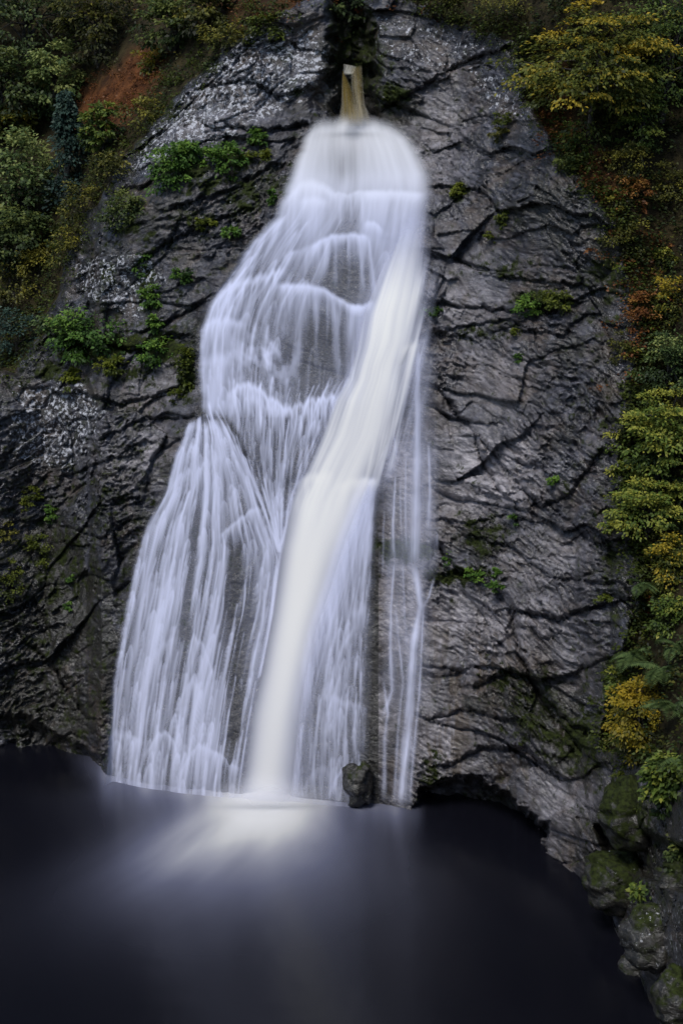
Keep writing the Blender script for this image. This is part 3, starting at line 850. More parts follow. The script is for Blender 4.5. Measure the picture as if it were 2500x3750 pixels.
for cx, cy, rx, ry, a in [(420, 385, 90, 55, .75), (530, 365, 70, 50, .7), (440, 500, 80, 40, .55), (600, 330, 50, 30, .5), (300, 520, 60, 60, .6), (340, 660, 30, 90, .7), (380, 800, 60, 60, .8), (470, 420, 120, 40, .62), (560, 450, 70, 60, .6), (250, 640, 40, 60, .6), (290, 790, 140, 40, .75), (310, 860, 100, 30, .6), (120, 850, 90, 40, .6), (640, 120, 60, 60, .55), (480, 150, 60, 40, .6), (400, 250, 60, 50, .6), (330, 330, 60, 50, .5), (430, 850, 30, 110, .7), (200, 800, 130, 45, .7),
                          (150, 1300, 150, 200, .48), (60, 1500, 150, 150, .42), (215, 1420, 80, 160, .38), (260, 1150, 90, 80, .45), (930, 1265, 90, 30, .9), (1060, 1320, 110, 30, .75), (1110, 1230, 80, 80, .55), (1160, 620, 160, 40, .5), (1100, 760, 110, 40, .5),
                          (1000, 720, 30, 30, .6), (1050, 440, 30, 40, .7), (1150, 510, 50, 60, .5), (1250, 690, 90, 35, .7), (900, 220, 60, 60, .65), (1170, 1560, 110, 60, .5), (990, 1780, 60, 80, .55), (1080, 1850, 120, 40, .5), (1440, 1860, 70, 120, .7), (1400, 2000, 60, 40, .6),
                          (560, 60, 100, 60, .6), (680, 200, 40, 50, .5), (1400, 700, 90, 200, .35), (1290, 1130, 120, 60, .35), (1230, 1650, 120, 120, .55), (1330, 1700, 140, 110, .62), (1400, 1560, 60, 120, .5), (1250, 1560, 70, 60, .45), (1100, 1230, 60, 70, .6), (1400, 1300, 80, 120, .45), (1380, 640, 90, 110, .5), (820, 120, 90, 150, .62), (620, 420, 90, 70, .5), (880, 160, 60, 90, .5), (350, 560, 60, 60, .5)]:
    moss = np.maximum(moss, a * blob(PXG, PYG, cx, cy, rx, ry))
warm = np.zeros(PXG.shape)
for cx, cy, rx, ry, a in [(1120, 1080, 130, 120, 1), (1040, 1420, 120, 110, .8), (1120, 1470, 110, 90, .8), (940, 1400, 80, 120, .9), (920, 1080, 70, 80, .7), (1010, 1720, 90, 120, .8), (1230, 1290, 120, 90, .5), (1230, 1430, 90, 70, .6), (1290, 1860, 120, 110, .5), (330, 1040, 110, 70, .7), (360, 880, 70, 60, .5),
                          (1060, 700, 90, 100, .45), (1010, 300, 60, 120, .6), (1130, 860, 120, 100, .4), (870, 1660, 40, 80, .7), (500, 300, 120, 40, .3), (1300, 1500, 60, 120, .4)]:
    warm = np.maximum(warm, a * blob(QX, QY, cx, cy, rx, ry))
brown = np.zeros(PXG.shape)
for cx, cy, rx, ry, a in [(1100, 1550, 160, 140, .8), (1020, 1700, 90, 160, .9), (1050, 1470, 120, 80, .5), (1120, 1820, 140, 70, .6), (140, 1600, 140, 140, .7), (1340, 1950, 120, 60, .6), (880, 210, 60, 60, .6), (1020, 240, 50, 80, .5), (930, 1450, 60, 200, .4)]:
    brown = np.maximum(brown, a * blob(PXG, PYG, cx, cy, rx, ry))
algae_shade = np.zeros(PXG.shape) + .12 + .20 * sm(640, 250, PXG) + .20 * sm(1230, 1420, PXG)  # dark algal film, with edge and corner shade painted into the colour
for cx, cy, rx, ry, a in [(110, 1360, 190, 260, .75), (80, 1620, 220, 130, .7), (240, 1500, 60, 160, .7), (1390, 600, 110, 260, .55), (1250, 480, 130, 110, .6), (1240, 1620, 130, 90, .75), (1350, 1720, 110, 90, .8), (1120, 1620, 80, 50, .5), (800, 140, 90, 170, .8), (600, 420, 70, 70, .75), (560, 480, 70, 50, .5),
                          (1470, 1950, 150, 160, .75), (1080, 1850, 130, 50, .7), (1100, 1240, 70, 60, .7), (1420, 1280, 80, 160, .6), (1290, 1000, 90, 80, .35), (460, 820, 50, 130, .6), (300, 940, 60, 30, .5), (700, 700, 260, 330, .35), (560, 1450, 300, 380, .30), (1330, 820, 110, 110, .4), (900, 250, 80, 60, .6),
                          (930, 1265, 80, 30, .8), (1180, 130, 120, 50, .4), (380, 470, 100, 50, .4), (40, 1000, 60, 140, .5)]:
    algae_shade = np.maximum(algae_shade, a * blob(QX, QY, cx, cy, rx, ry))
algae_shade = np.maximum(algae_shade, .75 * M_FALL * (PXG < 870) * sm(300, 400, PYG))
algae_shade = np.maximum(algae_shade, .95 * np.maximum(blob(PXG, PYG, 745, 790, 110, 110), blob(PXG, PYG, 812, 620, 70, 80)))
rust = inside_poly([(180, 270), (195, 205), (270, 160), (330, 105), (375, 130), (350, 210), (290, 285), (215, 310)], QX, QY, 30)
rust = np.maximum(rust, .45 * inside_poly([(1240, 160), (1310, 130), (1320, 300), (1420, 420), (1440, 520), (1330, 420), (1220, 300)], QX, QY, 30))
rust = np.maximum(rust, .35 * blob(PXG, PYG, 1460, 700, 60, 180))
rust = np.maximum(rust, .5 * blob(PXG, PYG, 600, -20, 220, 60))
hill = np.maximum(M_HL, M_HR)
bm = np.maximum(inside_poly(HILL_LEFT, QX, QY, 70), inside_poly(HILL_RIGHT, QX, QY, 60))
band = np.maximum(sm(.40, .55, bm) * (1 - sm(.93, 1, bm)), .42 * sm(.02, .42, bm) * (1 - sm(.9, 1, bm)))

ROCK = stone_material("wet_rock")
shore_py = poly_y(SHORE, PXG)
keep = (PYG < shore_py + 60)
F = grid_faces(len(GX), len(GY), keep)
V, F, A = compact(WALL.reshape(-1, 3), F, {'hill': hill, 'lichen': lichen, 'moss': moss, 'warm': warm, 'algae_shade': algae_shade, 'brown': brown, 'rust': rust})
cliff = obj("cliff", mesh_from("cliff", V, F, ROCK, A), kind='structure', label="dark wet rock walls and wooded slope of the gorge around the waterfall")

# ---------------------------------------------------------------- the near side of the gorge, under and behind the viewpoint
gx, gy = np.meshgrid(np.linspace(-160, 160, 81), np.linspace(-160, 26, 60))
gz = -2.0 + 31.0 * sm(22, -6, gy) - 3.4 * np.exp(-(gx / 30.) ** 2 - ((gy) / 10.) ** 2) + 10 * sm(-6, -120, gy) + 1.2 * fbm2(gx / 14., gy / 14., 3, 75)
gz = np.where(gy > 8, gz + 24 * sm(26, 60, np.abs(gx)) * sm(30, 8, gy), gz)
SOIL = None
n = gx.size
near_bank = obj("near_bank", mesh_from("near_bank", np.stack([gx, gy, gz], -1).reshape(-1, 3), grid_faces(81, 60)[:, ::-1], ROCK, {'hill': np.ones(n), 'lichen': np.zeros(n), 'moss': np.zeros(n), 'warm': np.zeros(n), 'algae_shade': np.zeros(n), 'brown': np.zeros(n), 'rust': np.zeros(n)}), kind='structure')

# ---------------------------------------------------------------- pool
def pool_material():
    t = NT("pool_water")
    f = t.attr("foam")
    pos = t.n("NewGeometry").outputs['Position']
    h = t.noise(t.n("Mapping", ins={'Vector': pos, 'Scale': (.5, .35, 1)}).outputs[0], 1.0, 2, .5)
    bump = t.n("Bump", ins={'Strength': .12, 'Distance': .3, 'Height': h})
    w = t.n("BsdfPrincipled", ins={'Base Color': rgb(.004, .0042, .007), 'Roughness': .22, 'IOR': 1.33, 'Normal': bump})
    d = t.n("BsdfDiffuse", ins={'Color': t.mix(t.ramp(f, .25, .75), rgb(.33, .35, .50), rgb(.62, .62, .61))})
    mx = t.n("MixShader", ins={0: f, 1: w, 2: d})
    t.t.links.new(mx.outputs[0], t.out.inputs[0])
    return t.m


fx = axis(-900, 60, 1120, 2300, 5.0, 40.0)
fy = axis(1650, 1740, 2200, 3400, 4.0, 40.0)
FX, FY = np.meshgrid(fx, fy)
dxp, dzp = ray(FX, FY)
YP = np.clip(-CAM_H / dzp, 2, 90)
PP = np.stack([dxp * YP, YP, np.zeros_like(YP)], -1)
sx_, sy_ = FX - 612, (FY - 1838) * 1.7
rr = np.hypot(sx_, sy_)
an = np.arctan2(sy_, sx_)
rad = np.clip(.5 + .55 * fbm2(an * 4.0, rr / 500., 2, 81), 0, 1) * sm(40, 140, rr) + .5 * (1 - sm(40, 140, rr))
down = np.clip(FY - 1838, 0, None)
cxp = 606 - .34 * down
wdp = 108 + .95 * down
fan = fbm2((FX - 640) / (60 + .4 * down), (FY + .45 * (FX - 600)) / 90., 3, 84)
core = .88 * np.exp(-np.abs((FX - 608) / 92.) ** 2.2 - (np.abs(FY - 1856) / 60.) ** 2)
plume = sm(1790, 1850, FY) * np.exp(-np.abs((FX - cxp) / wdp) ** 2) * np.exp(-(down / 158.) ** 1.6)
left = .42 * np.exp(-((FX - 470) / 150.) ** 2 - ((FY - (1930 - .35 * (FX - 470))) / 62.) ** 2)
foam = over(core, plume * np.clip(.94 + .14 * fan, 0, 1), left * np.clip(.8 + .5 * fan, 0, 1.3))
ysh = poly_y(SHORE, FX)
along = np.exp(-(np.clip(FY - ysh - 6, 0, None) / 40.) ** 1.3) * sm(150, 300, FX) * sm(985, 885, FX)
along *= .50 + .45 * sm(-.2, .5, noise2(FX / 45., FX * 0, 83)) - .25 * blob(FX, FX * 0, 815, 0, 55, 1)
foam = over(foam, np.clip(along, 0, 1) * .62)
wide = .15 * np.exp(-((FX - 520) / 250.) ** 2) * np.exp(-(np.clip(FY - 1820, 0, None) / 175.) ** 1.5) * sm(1780, 1830, FY + .03 * (FX - 500))
foam = over(foam, wide)
PP[..., 2] += .10 * np.exp(-(rr / 90.) ** 2)
V, F, A = PP.reshape(-1, 3), grid_faces(len(fx), len(fy)), {'foam': foam.ravel()}
pool = obj("pool_water", mesh_from("pool_water", V, F, pool_material(), A), kind='structure', label="dark still pool with pale foam where the waterfall plunges in")

# ---------------------------------------------------------------- waterfall
fall = obj("waterfall", None, loc=tuple(surf(612, 1800)), category="waterfall", label="tall white waterfall in silky veils pouring down the dark rock into the pool")
base = np.array(fall.location)
WS = 2.0
wx_ = np.arange(225, 1030, WS)
wy_ = np.arange(250, 1872, WS)
WX, WY = np.meshgrid(wx_, wy_)


def blur(A, n):
    """running mean, n cells each way"""
    for ax in (0, 1):
        k = 2 * n + 1
        pad = [(0, 0), (0, 0)]
        pad[ax] = (n + 1, n)
        B = np.cumsum(np.pad(A, pad, mode='edge'), axis=ax)
        A = (np.take(B, range(k, B.shape[ax]), axis=ax) - np.take(B, range(0, B.shape[ax] - k), axis=ax)) / k
    return A


rawY = _lookup(DEPTH, WX, WY)
frontY = rawY.copy()
for i_ in range(-4, 5, 2):
    for j_ in range(-4, 5, 2):
        frontY = np.minimum(frontY, np.roll(np.roll(rawY, i_, 0), j_, 1))
frontY = blur(frontY, 3)
smoothY = blur(blur(np.minimum(blur(blur(rawY, 16), 16), frontY + .16), 8), 8)


def sheet(name, cover, lift, mat, cream, thr=.012):
    k = cover > thr
    F = grid_faces(len(wx_), len(wy_), k)
    V = points(WX, WY, smoothY - lift) - base
    V, F, A = compact(V.reshape(-1, 3), F, {'cover': np.where(k, cover, 0), 'cream': cream})
    return obj(name, mesh_from(name, V, F, mat, A), fall)


row = np.searchsorted(wy_, 335)
tk = sm(335, 300, WY)
smoothY = smoothY * (1 - tk) + tk * (blur(smoothY, 10)[row][None, :] + (335 - WY) * .010)
veil = veil_density(wx_, wy_)
chute = chute_density(WX, WY)
ch_b = blur(blur(chute, 6), 6)
chute = chute * (1 - sm(1050, 1250, WY)) + ch_b * sm(1050, 1250, WY)
chute = .5 * chute + .5 * blur(chute, 4)
thr_ = thread_density(WX, WY)
WATER = white_water("white_water", rgb(.71, .75, .96), rgb(.90, .89, .82))
cream_v = np.clip(sm(560, 300, WY) * .6, 0, 1)
sheet("veil", np.clip(veil, 0, .97), .28 + .08 * blob(WX, WY, 812, 285, 60, 30) + .10 * blur(veil, 3) + .18 * sm(1000, 1800, WY), WATER, cream_v)
ju = (WX - poly_x(JET_L, WY)) / np.maximum(poly_x(JET_R, WY) - poly_x(JET_L, WY), 1)
bul = np.clip(1 - (2 * ju - 1) ** 2, 0, 1) ** .6
out_ = .34 + .16 * bul * sm(430, 620, WY) + .1 * sm(1080, 1300, WY)
free = np.interp(WY, [430, 560, 800, 1100, 1200, 1850], [0, .7, .9, .85, 1, 1])
smooth0 = smoothY
lowY = blur(blur(blur(smoothY, 30), 30), 30)
smoothY = smoothY * (1 - free) + np.minimum(lowY - .12, smoothY) * free
sheet("main_chute", np.clip(chute, 0, .985), out_, WATER, np.clip(chute * 1.1 - .2, 0, 1))
smoothY = smooth0
sheet("side_threads", np.clip(thr_, 0, .95), .33 + .10 * thr_, WATER, np.zeros_like(WX))


# the cloud of spray where the chute strikes the pool: a stack of thin curved shells
nr, na = 26, 64
rr_, aa_ = np.meshgrid(np.linspace(0.001, 1, nr), np.linspace(0, 2 * np.pi, na))
for k_, (sx, sy, cy, cov, bulge) in enumerate([(150, 62, 1828, .38, .4), (210, 40, 1836, .26, .5)]):
    qx_, qy_ = 608 + sx * rr_ * np.cos(aa_), cy + sy * rr_ * np.sin(aa_)
    Yd = base_depth(np.full_like(qx_, 610.0), np.full_like(qx_, 1832.0)) - 1.5 - bulge * np.clip(1 - rr_ ** 2, 0, 1)
    Yd = np.minimum(Yd, -CAM_H / ray(qx_, qy_)[1] - .25)
    cv = cov * (np.cos(np.pi * np.clip(rr_, 0, 1)) * .5 + .5) * (1 + .25 * noise2(qx_ / 40., qy_ / 30., 97 + k_))
    V = points(qx_, qy_, Yd) - base
    obj("spray", mesh_from("spray", V.reshape(-1, 3), grid_faces(nr, na), WATER, {'cover': np.clip(cv, 0, .9), 'cream': .5 + 0 * cv}), fall)


# the stream that comes out of the slot in two curling tongues
def tongue(left, right, y0, y1, cov, tw, cream, name, lift0, lift1, seed, slant=0.0):
    nu, nv = 15, 70
    v = np.linspace(0, 1, nv)[:, None]
    u = np.linspace(0, 1, nu)[None, :]
    py = y0 + (y1 - y0) * v + slant * (1 - v) * (u - .5) + 0 * u
    l, r = poly_x(left, py), poly_x(right, py)
    px = l + (r - l) * u
    c = np.clip(cov * (np.sin(np.pi * np.clip(u, .02, .98)) ** .5) * (.8 + .35 * noise2(u * 5 + 0 * v, v * 1.2 + 0 * u, seed)) + 0 * px, 0, .97)
    c = c * sm(0, .05, v) * (1 - .9 * sm(.78, 1.0, v)) * (.78 + .5 * noise2(u * 9 + 2 * v, v * 1.0 + 0 * u, seed + 7))
    c = c * np.where(u + 0 * v < .04, .2, 1) * np.where(u + 0 * v > .96, .2, 1)
    Yb = base_depth(np.full_like(px, 812.0), np.full_like(px, 275.0)) - 1.0
    Y = Yb + (lift0 + (lift1 - lift0) * np.sqrt(v) + 0 * u) - .18 * np.sin(np.pi * u) + tw * (u - .5)
    V = points(px, py, Y) - base
    edge_ = np.abs(2 * u - 1) ** 3
    cr = np.clip(cream + .25 - .38 * v ** 2 - .40 * edge_ + .35 * noise2(u * 9 + 0 * v, v * 1.5 + 0 * u, seed + 1), 0, 1)
    c = np.clip(c * (.62 + .5 * v), 0, .95)
    return obj(name, mesh_from(name, V.reshape(-1, 3), grid_faces(nu, nv), TEA, {'cover': c, 'cream': cr}), fall)


TEA = white_water("peaty_water", rgb(.56, .54, .47), rgb(.235, .170, .050))
tongue([(786, 165), (784, 200), (783, 240), (774, 290)], [(790, 166), (806, 200), (818, 240), (836, 290)], 164, 290, .92, .1, .8, "stream_tongue", .9, 0, 91, 10)
tongue([(805, 152), (806, 200), (812, 240), (804, 290)], [(832, 152), (834, 200), (838, 240), (858, 290)], 151, 290, .80, -.1, .6, "stream_tongue", .9, .1, 92, -6)
tongue([(788, 150), (788, 166)], [(818, 155), (812, 172)], 149, 172, .9, .0, .0, "stream_lip", 1.4, .9, 93, 6)
# ---------------------------------------------------------------- boulders at the water line
def boulder(px, py, rx, ry, lift, seed, label, moss_=.2, lichen_=.1, brown_=.3, squash=.8, warm_=0):
    rng = np.random.RandomState(seed)
    nu, nv = 72, 44
    th, ph = np.meshgrid(np.linspace(0, 2 * np.pi, nu), np.linspace(.02, np.pi - .02, nv))
    D = np.stack([np.cos(th) * np.sin(ph), np.sin(th) * np.sin(ph), np.cos(ph)], -1)
    c = surf(px, py, lift)
    m = c[1] / FOC
    R = np.array([rx * m, max(rx, ry) * m * squash, ry * m])
    Q = D * R + seed * 3.1
    k = 1.0 / R.mean()
    s = 1 + .30 * fbm3(Q[..., 0] * k, Q[..., 1] * k, Q[..., 2] * k, 3, seed)
    t, e = cells2(Q[..., 0] * k * 1.6 + Q[..., 1] * .7 * k, Q[..., 2] * k * 1.6 + Q[..., 1] * .5 * k, seed)
    s = s + .24 * t - .05 * (1 - sm(0, .15, e))
    s = s + .05 * fbm3(Q[..., 0] * k * 5, Q[..., 1] * k * 5, Q[..., 2] * k * 9, 3, seed + 2)
    V = D * R * s[..., None]
    V[:, -1] = V[:, 0]
    n = nu * nv
    up = np.clip(D[..., 2], 0, 1).ravel()
    A = {'hill': np.zeros(n), 'lichen': np.full(n, lichen_), 'moss': np.clip(moss_ * (.6 + .6 * up), 0, 1), 'warm': np.full(n, warm_), 'algae_shade': np.full(n, .70), 'brown': np.full(n, brown_), 'rust': np.zeros(n)}  # dark values here also paint in the dim right-hand corner
    return obj("boulder", mesh_from("boulder", V.reshape(-1, 3), grid_faces(nu, nv), ROCK, A), loc=tuple(c), label=label, category="boulder", group="boulders at the water line")


boulder(820, 1800, 42, 56, .28, 3, "dark rounded boulder at the foot of the waterfall, thin stream over its left", .35, .05, .6)
boulder(1418, 2030, 88, 82, .5, 5, "mossy boulder on the right bank just above the pool edge", .62, .25, .8)
boulder(1500, 2155, 92, 92, .7, 8, "pale spotted boulder on the right bank with a leafy plant on top", .45, .40, .7)
boulder(1450, 2235, 36, 52, .6, 12, "small pointed rock hanging over the pool at the lower right", .4, .2, .8)
boulder(1440, 1870, 66, 95, .5, 14, "upright mossy brown rock under the green leaves on the right bank", .72, .2, .9)
boulder(1555, 2300, 62, 90, .6, 17, "dark rock in the lowest right corner beside the pool", .55, .15, .8)
boulder(1570, 2020, 70, 60, .3, 19, "shadowed rock wedged behind the mossy boulder on the right bank", .6, .1, .8)


# ---------------------------------------------------------------- leaves
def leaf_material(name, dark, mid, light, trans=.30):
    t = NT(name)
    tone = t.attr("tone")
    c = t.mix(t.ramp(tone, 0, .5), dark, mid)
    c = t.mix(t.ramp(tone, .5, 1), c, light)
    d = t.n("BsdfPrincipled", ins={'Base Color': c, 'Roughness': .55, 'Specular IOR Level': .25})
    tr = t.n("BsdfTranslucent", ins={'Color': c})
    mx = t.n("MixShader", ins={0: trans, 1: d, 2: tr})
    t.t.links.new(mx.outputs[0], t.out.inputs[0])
    return t.m


LEAF = {
    'dark': leaf_material("leaf_dark_green", rgb(.010, .018, .006), rgb(.045, .072, .020), rgb(.160, .185, .045)),
    'pale': leaf_material("leaf_pale_green", rgb(.018, .032, .012), rgb(.095, .145, .042), rgb(.290, .320, .095)),
    'blue': leaf_material("leaf_blue_green", rgb(.0128, .0272, .0224), rgb(.0288, .0608, .0480), rgb(.0576, .0992, .0704)),
    'olive': leaf_material("leaf_olive", rgb(.012, .016, .004), rgb(.075, .080, .015), rgb(.240, .215, .030)),
    'bright': leaf_material("leaf_bright_green", rgb(.0216, .0486, .0108), rgb(.0648, .1418, .0216), rgb(.1620, .2700, .0405)),
    'golden': leaf_material("leaf_golden_green", rgb(.020, .034, .008), rgb(.120, .135, .020), rgb(.440, .310, .028)),
    'yellow': leaf_material("leaf_yellow", rgb(.0630, .0683, .0105), rgb(.2100, .1733, .0147), rgb(.3570, .2467, .0189)),
    'fresh': leaf_material("leaf_fresh_green", rgb(.016, .034, .008), rgb(.105, .155, .026), rgb(.330, .320, .050)),
    'rust': leaf_material("leaf_rust", rgb(.045, .018, .007), rgb(.170, .062, .018), rgb(.300, .150, .035)),
    'fern': leaf_material("leaf_fern", rgb(.0260, .0468, .0182), rgb(.0806, .1274, .0442), rgb(.1560, .2080, .0650)),
    'moss': leaf_material("leaf_moss", rgb(.0230, .0345, .0057), rgb(.0713, .0943, .0115), rgb(.1610, .1840, .0207)),
}
bt = NT("bark")
bp = bt.n("BsdfPrincipled", ins={'Base Color': bt.mix(bt.ramp(bt.noise(bt.n("NewGeometry").outputs['Position'], 9.0, 4), .4, .6), rgb(.018, .015, .012), rgb(.060, .055, .048)), 'Roughness': .85})
bt.t.links.new(bp.outputs[0], bt.out.inputs[0])
BARK = bt.m


def unit(v):
    return v / np.maximum(np.linalg.norm(v, axis=-1, keepdims=True), 1e-9)


def leaf_arrays(C, D, N, L, W, fold=.18):
    """one folded four-cornered leaf per row"""
    D = unit(D)
    S = unit(np.cross(D, N))
    U = unit(np.cross(S, D))
    L, W = L[:, None], W[:, None]
    mid = C + D * L * .45
    V = np.stack([C, mid + S * W * .5 + U * W * fold, C + D * L - U * L * .12, mid - S * W * .5 + U * W * fold], 1)
    n = len(C)
    F = np.arange(4 * n).reshape(n, 4)
    return V.reshape(-1, 3), F


def tube_arrays(pts, r0, r1, sides=6):
    pts = np.asarray(pts, float)
    n = len(pts)
    T = unit(np.gradient(pts, axis=0))
    ref = np.where(np.abs(T[:, 2:3]) > .9, np.array([[1., 0, 0]]), np.array([[0, 0, 1.]]))
    A = unit(np.cross(T, ref))
    B = np.cross(T, A)
    an = np.linspace(0, 2 * np.pi, sides, endpoint=False)
    r = np.linspace(r0, r1, n)[:, None, None]
    V = pts[:, None] + r * (A[:, None] * np.cos(an)[None, :, None] + B[:, None] * np.sin(an)[None, :, None])
    F = []
    for i in range(n - 1):
        for j in range(sides):
            a, b = i * sides + j, i * sides + (j + 1) % sides
            F.append((a, b, b + sides, a + sides))
    return V.reshape(-1, 3), np.array(F)


def join(parts):
    Vs, Fs, n = [], [], 0
    for V, F in parts:
        Vs.append(V)
        Fs.append(F + n)
        n += len(V)
    return np.concatenate(Vs), np.concatenate(Fs)


def clump_leaves(rng, centers, outs, spray, per, leafL, flat, droop, tones):
    """sprays of leaves: flattish, drooping at the rim"""
    k = len(centers)
    n = k * per
    ci = np.repeat(np.arange(k), per)
    O = unit(outs[ci])
    a = rng.uniform(0, 2 * np.pi, n)
    rad = spray[ci] * np.sqrt(rng.uniform(0, 1, n)) * rng.uniform(.7, 1.15, n)
    H = np.stack([np.cos(a), np.sin(a), 0 * a], -1)
    off = H * rad[:, None] + rng.normal(0, 1, (n, 3)) * (spray[ci] * flat)[:, None] * np.array([.5, .5, 1])
    off[:, 2] -= droop * rad ** 2 / np.maximum(spray[ci], .01)
    off += O * (rad * .25)[:, None]
    C = centers[ci] + off
    D = H * .8 + O * .5 + rng.normal(0, .35, (n, 3)) + np.array([0, 0, -.35])
    N = np.array([0, -.35, 1.0]) + O * .35 + rng.normal(0, .42, (n, 3))
    L = leafL * rng.uniform(.65, 1.3, n)
    V, F = leaf_arrays(C, D, N, L, L * rng.uniform(.45, .7, n))
    tone = np.clip(tones[ci] + rng.normal(0, .14, n), 0, 1)
    return V, F, np.repeat(tone, 4)


def tree(name, label, category, px, py, rx, ry, kind, seed, n=46, per=60, leaf=.15, flat=.22, droop=.35, spray=.30, depth=.8, tone=.42, base_dy=1.05, lift=None, group=None, trunk=.06, tone_top=.22, conifer=False, shape=1.0, fill=.45):
    rng = np.random.RandomState(seed)
    if px < 900 and py < 900:
        leaf, per = leaf * 1.55, int(per * .8)
    base = surf(px + rx * rng.uniform(-.15, .15), py + ry * base_dy)
    c0 = surf(px, py)
    m = min(c0[1], base[1]) / FOC
    R = np.array([rx * m, rx * m * depth, ry * m])
    Yc = min(c0[1], base[1] + R[1] * .5) - R[1] * (.55 if lift is None else lift)
    c = points(px, py, Yc)
    o = obj(name, None, loc=tuple(base), label=label, category=category, group=group)
    rel = c - base
    if conifer:
        z = rng.uniform(0, 1, n) ** .8
        a = rng.uniform(0, 2 * np.pi, n)
        rr = (1 - z) * .95 + .06
        cen = np.stack([np.cos(a) * R[0] * rr * .7, np.sin(a) * R[1] * rr * .7, (z * 2 - 1) * R[2]], -1)
        out = np.stack([np.cos(a), np.sin(a), -.3 + 0 * a], -1)
        sp = spray * R[0] * (1.2 - .8 * z)
    else:
        d = unit(rng.normal(0, 1, (n, 3)) + np.array([0, -.35, .30]))
        lump = 1 + .30 * fbm3(d[:, 0] * 1.7 + seed, d[:, 1] * 1.7, d[:, 2] * 1.7, 2, seed) * 1.6
        rad = np.where(rng.uniform(0, 1, n) < fill, rng.uniform(.35, .8, n), rng.uniform(.8, 1.0, n)) * lump
        cen = d * R * rad[:, None]
        out = d
        sp = spray * R.mean() * rng.uniform(.6, 1.25, n)
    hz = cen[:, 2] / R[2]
    tones = np.clip(tone + tone_top * hz + rng.normal(0, .22, n), 0, 1)  # leaf tone rises up the crown, painting the tops as lit
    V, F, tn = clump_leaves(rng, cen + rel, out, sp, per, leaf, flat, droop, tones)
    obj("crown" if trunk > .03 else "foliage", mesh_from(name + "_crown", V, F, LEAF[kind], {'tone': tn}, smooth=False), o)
    # trunk and limbs
    H = max(R[2], .2)
    top = rel + np.array([0, 0, H * (.75 if conifer else .25)])
    w = rng.normal(0, .06, (5, 3)) * H
    w[0] = 0
    line = np.linspace(np.array([0, 0, -.15]), top, 5) + w
    tr = max(trunk * H, .012)
    parts = [tube_arrays(line, tr, tr * .35)]
    for i in rng.choice(n, min(n, 16), replace=False):
        k = rng.uniform(.35, .95)
        s = line[0] + (line[-1] - line[0]) * k
        e = cen[i] + rel
        mid = (s + e) / 2 + np.array([0, 0, .12 * H])
        parts.append(tube_arrays([s, mid, e], tr * .4, tr * .08, 4))
    V, F = join(parts)
    obj("trunk" if trunk > .03 else "stem", mesh_from(name + "_trunk", V, F, BARK), o)
    return o


def bush(name, label, category, px, py, rx, ry, kind, seed, **k):
    k = dict(dict(n=26, per=46, leaf=.10, trunk=.02, base_dy=.75, depth=.55, spray=.34, flat=.3, tone=.45, lift=.2), **k)
    return tree(name, label, category, px, py, rx, ry, kind, seed, **k)


G1 = "trees on the slope left of the waterfall"
# upper left slope, from the back to the front
tree("tree", "dark green tree filling the top left corner of the slope", "tree", 60, 40, 125, 100, 'dark', 101, n=70, per=60, group=G1)
tree("tree", "dark leafy tree high on the slope between the corner tree and the rust patch", "tree", 225, 55, 90, 90, 'olive', 102, n=60, group=G1, tone=.30)
tree("tree", "loose green tree leaning over the top of the rust coloured bracken", "tree", 400, 55, 66, 66, 'dark', 103, n=54, group=G1, tone=.55, fill=.3)
tree("tree", "shaded olive tree at the top edge left of the grey rock", "tree", 480, 25, 75, 55, 'olive', 104, n=40, group=G1, tone=.35)
tree("tree", "dark tree in the gap at the top centre behind the two rock shoulders", "tree", 800, 15, 70, 50, 'dark', 105, n=40, group=G1, tone=.30, lift=.2)
tree("tree", "shadowy tree at the left edge below the corner tree", "tree", 10, 200, 85, 90, 'dark', 106, n=56, group=G1, tone=.30)
tree("tree", "pale green round crowned tree standing left of the rust coloured bracken", "tree", 130, 185, 68, 82, 'pale', 107, n=58, per=70, group=G1, tone=.52, tone_top=.34)
tree("conifer", "blue green conifer below the pale round tree", "conifer", 158, 335, 58, 118, 'blue', 108, n=120, per=46, leaf=.13, conifer=True, spray=.42, flat=.16, droop=.6, group=G1, tone=.45)
tree("tree", "small yellowish tree at the left edge above the big green tree", "tree", 22, 285, 46, 40, 'golden', 109, n=34, group=G1, tone=.45)
tree("tree", "big mid green tree on the left edge beside the conifer", "tree", 50, 425, 88, 112, 'pale', 110, n=74, per=70, group=G1, tone=.36, tone_top=.30)
tree("tree", "small light green tree right of the conifer under the rust coloured bracken", "tree", 232, 300, 40, 56, 'fresh', 111, n=34, group=G1, tone=.36)
tree("tree", "dark green tree below the big mid green tree on the left edge", "tree", 45, 545, 85, 75, 'dark', 112, n=56, group=G1, tone=.45)
bush("shrub", "olive shrub at the foot of the conifer", "shrub", 190, 470, 60, 52, 'olive', 113, tone=.4)
bush("shrub", "yellow green shrub on the slope left of the lichen covered rock", "shrub", 95, 605, 66, 44, 'olive', 114, tone=.65, n=34)
bush("shrub", "dark olive shrub hanging on the slope at the left edge above the blue green bush", "shrub", 35, 670, 70, 55, 'olive', 115, tone=.28, n=34)
bush("shrub", "blue green bush at the left edge beside the bright leafy ledge", "shrub", 38, 775, 62, 72, 'blue', 116, tone=.6, n=40)
bush("shrub", "brownish shrub between the olive shrubs and the lichen covered rock", "shrub", 160, 575, 44, 50, 'olive', 117, tone=.42)
bush("shrub", "olive scrub on the crest above the left rock wall", "shrub", 330, 265, 64, 36, 'olive', 118, tone=.45, n=30)
bush("shrub", "moss green scrub on top of the grey rock at the upper left", "shrub", 520, 85, 62, 34, 'olive', 119, tone=.5, n=30)
bush("shrub", "low green scrub beside the top of the grey rock near the gap", "shrub", 620, 55, 52, 30, 'moss', 120, tone=.3)
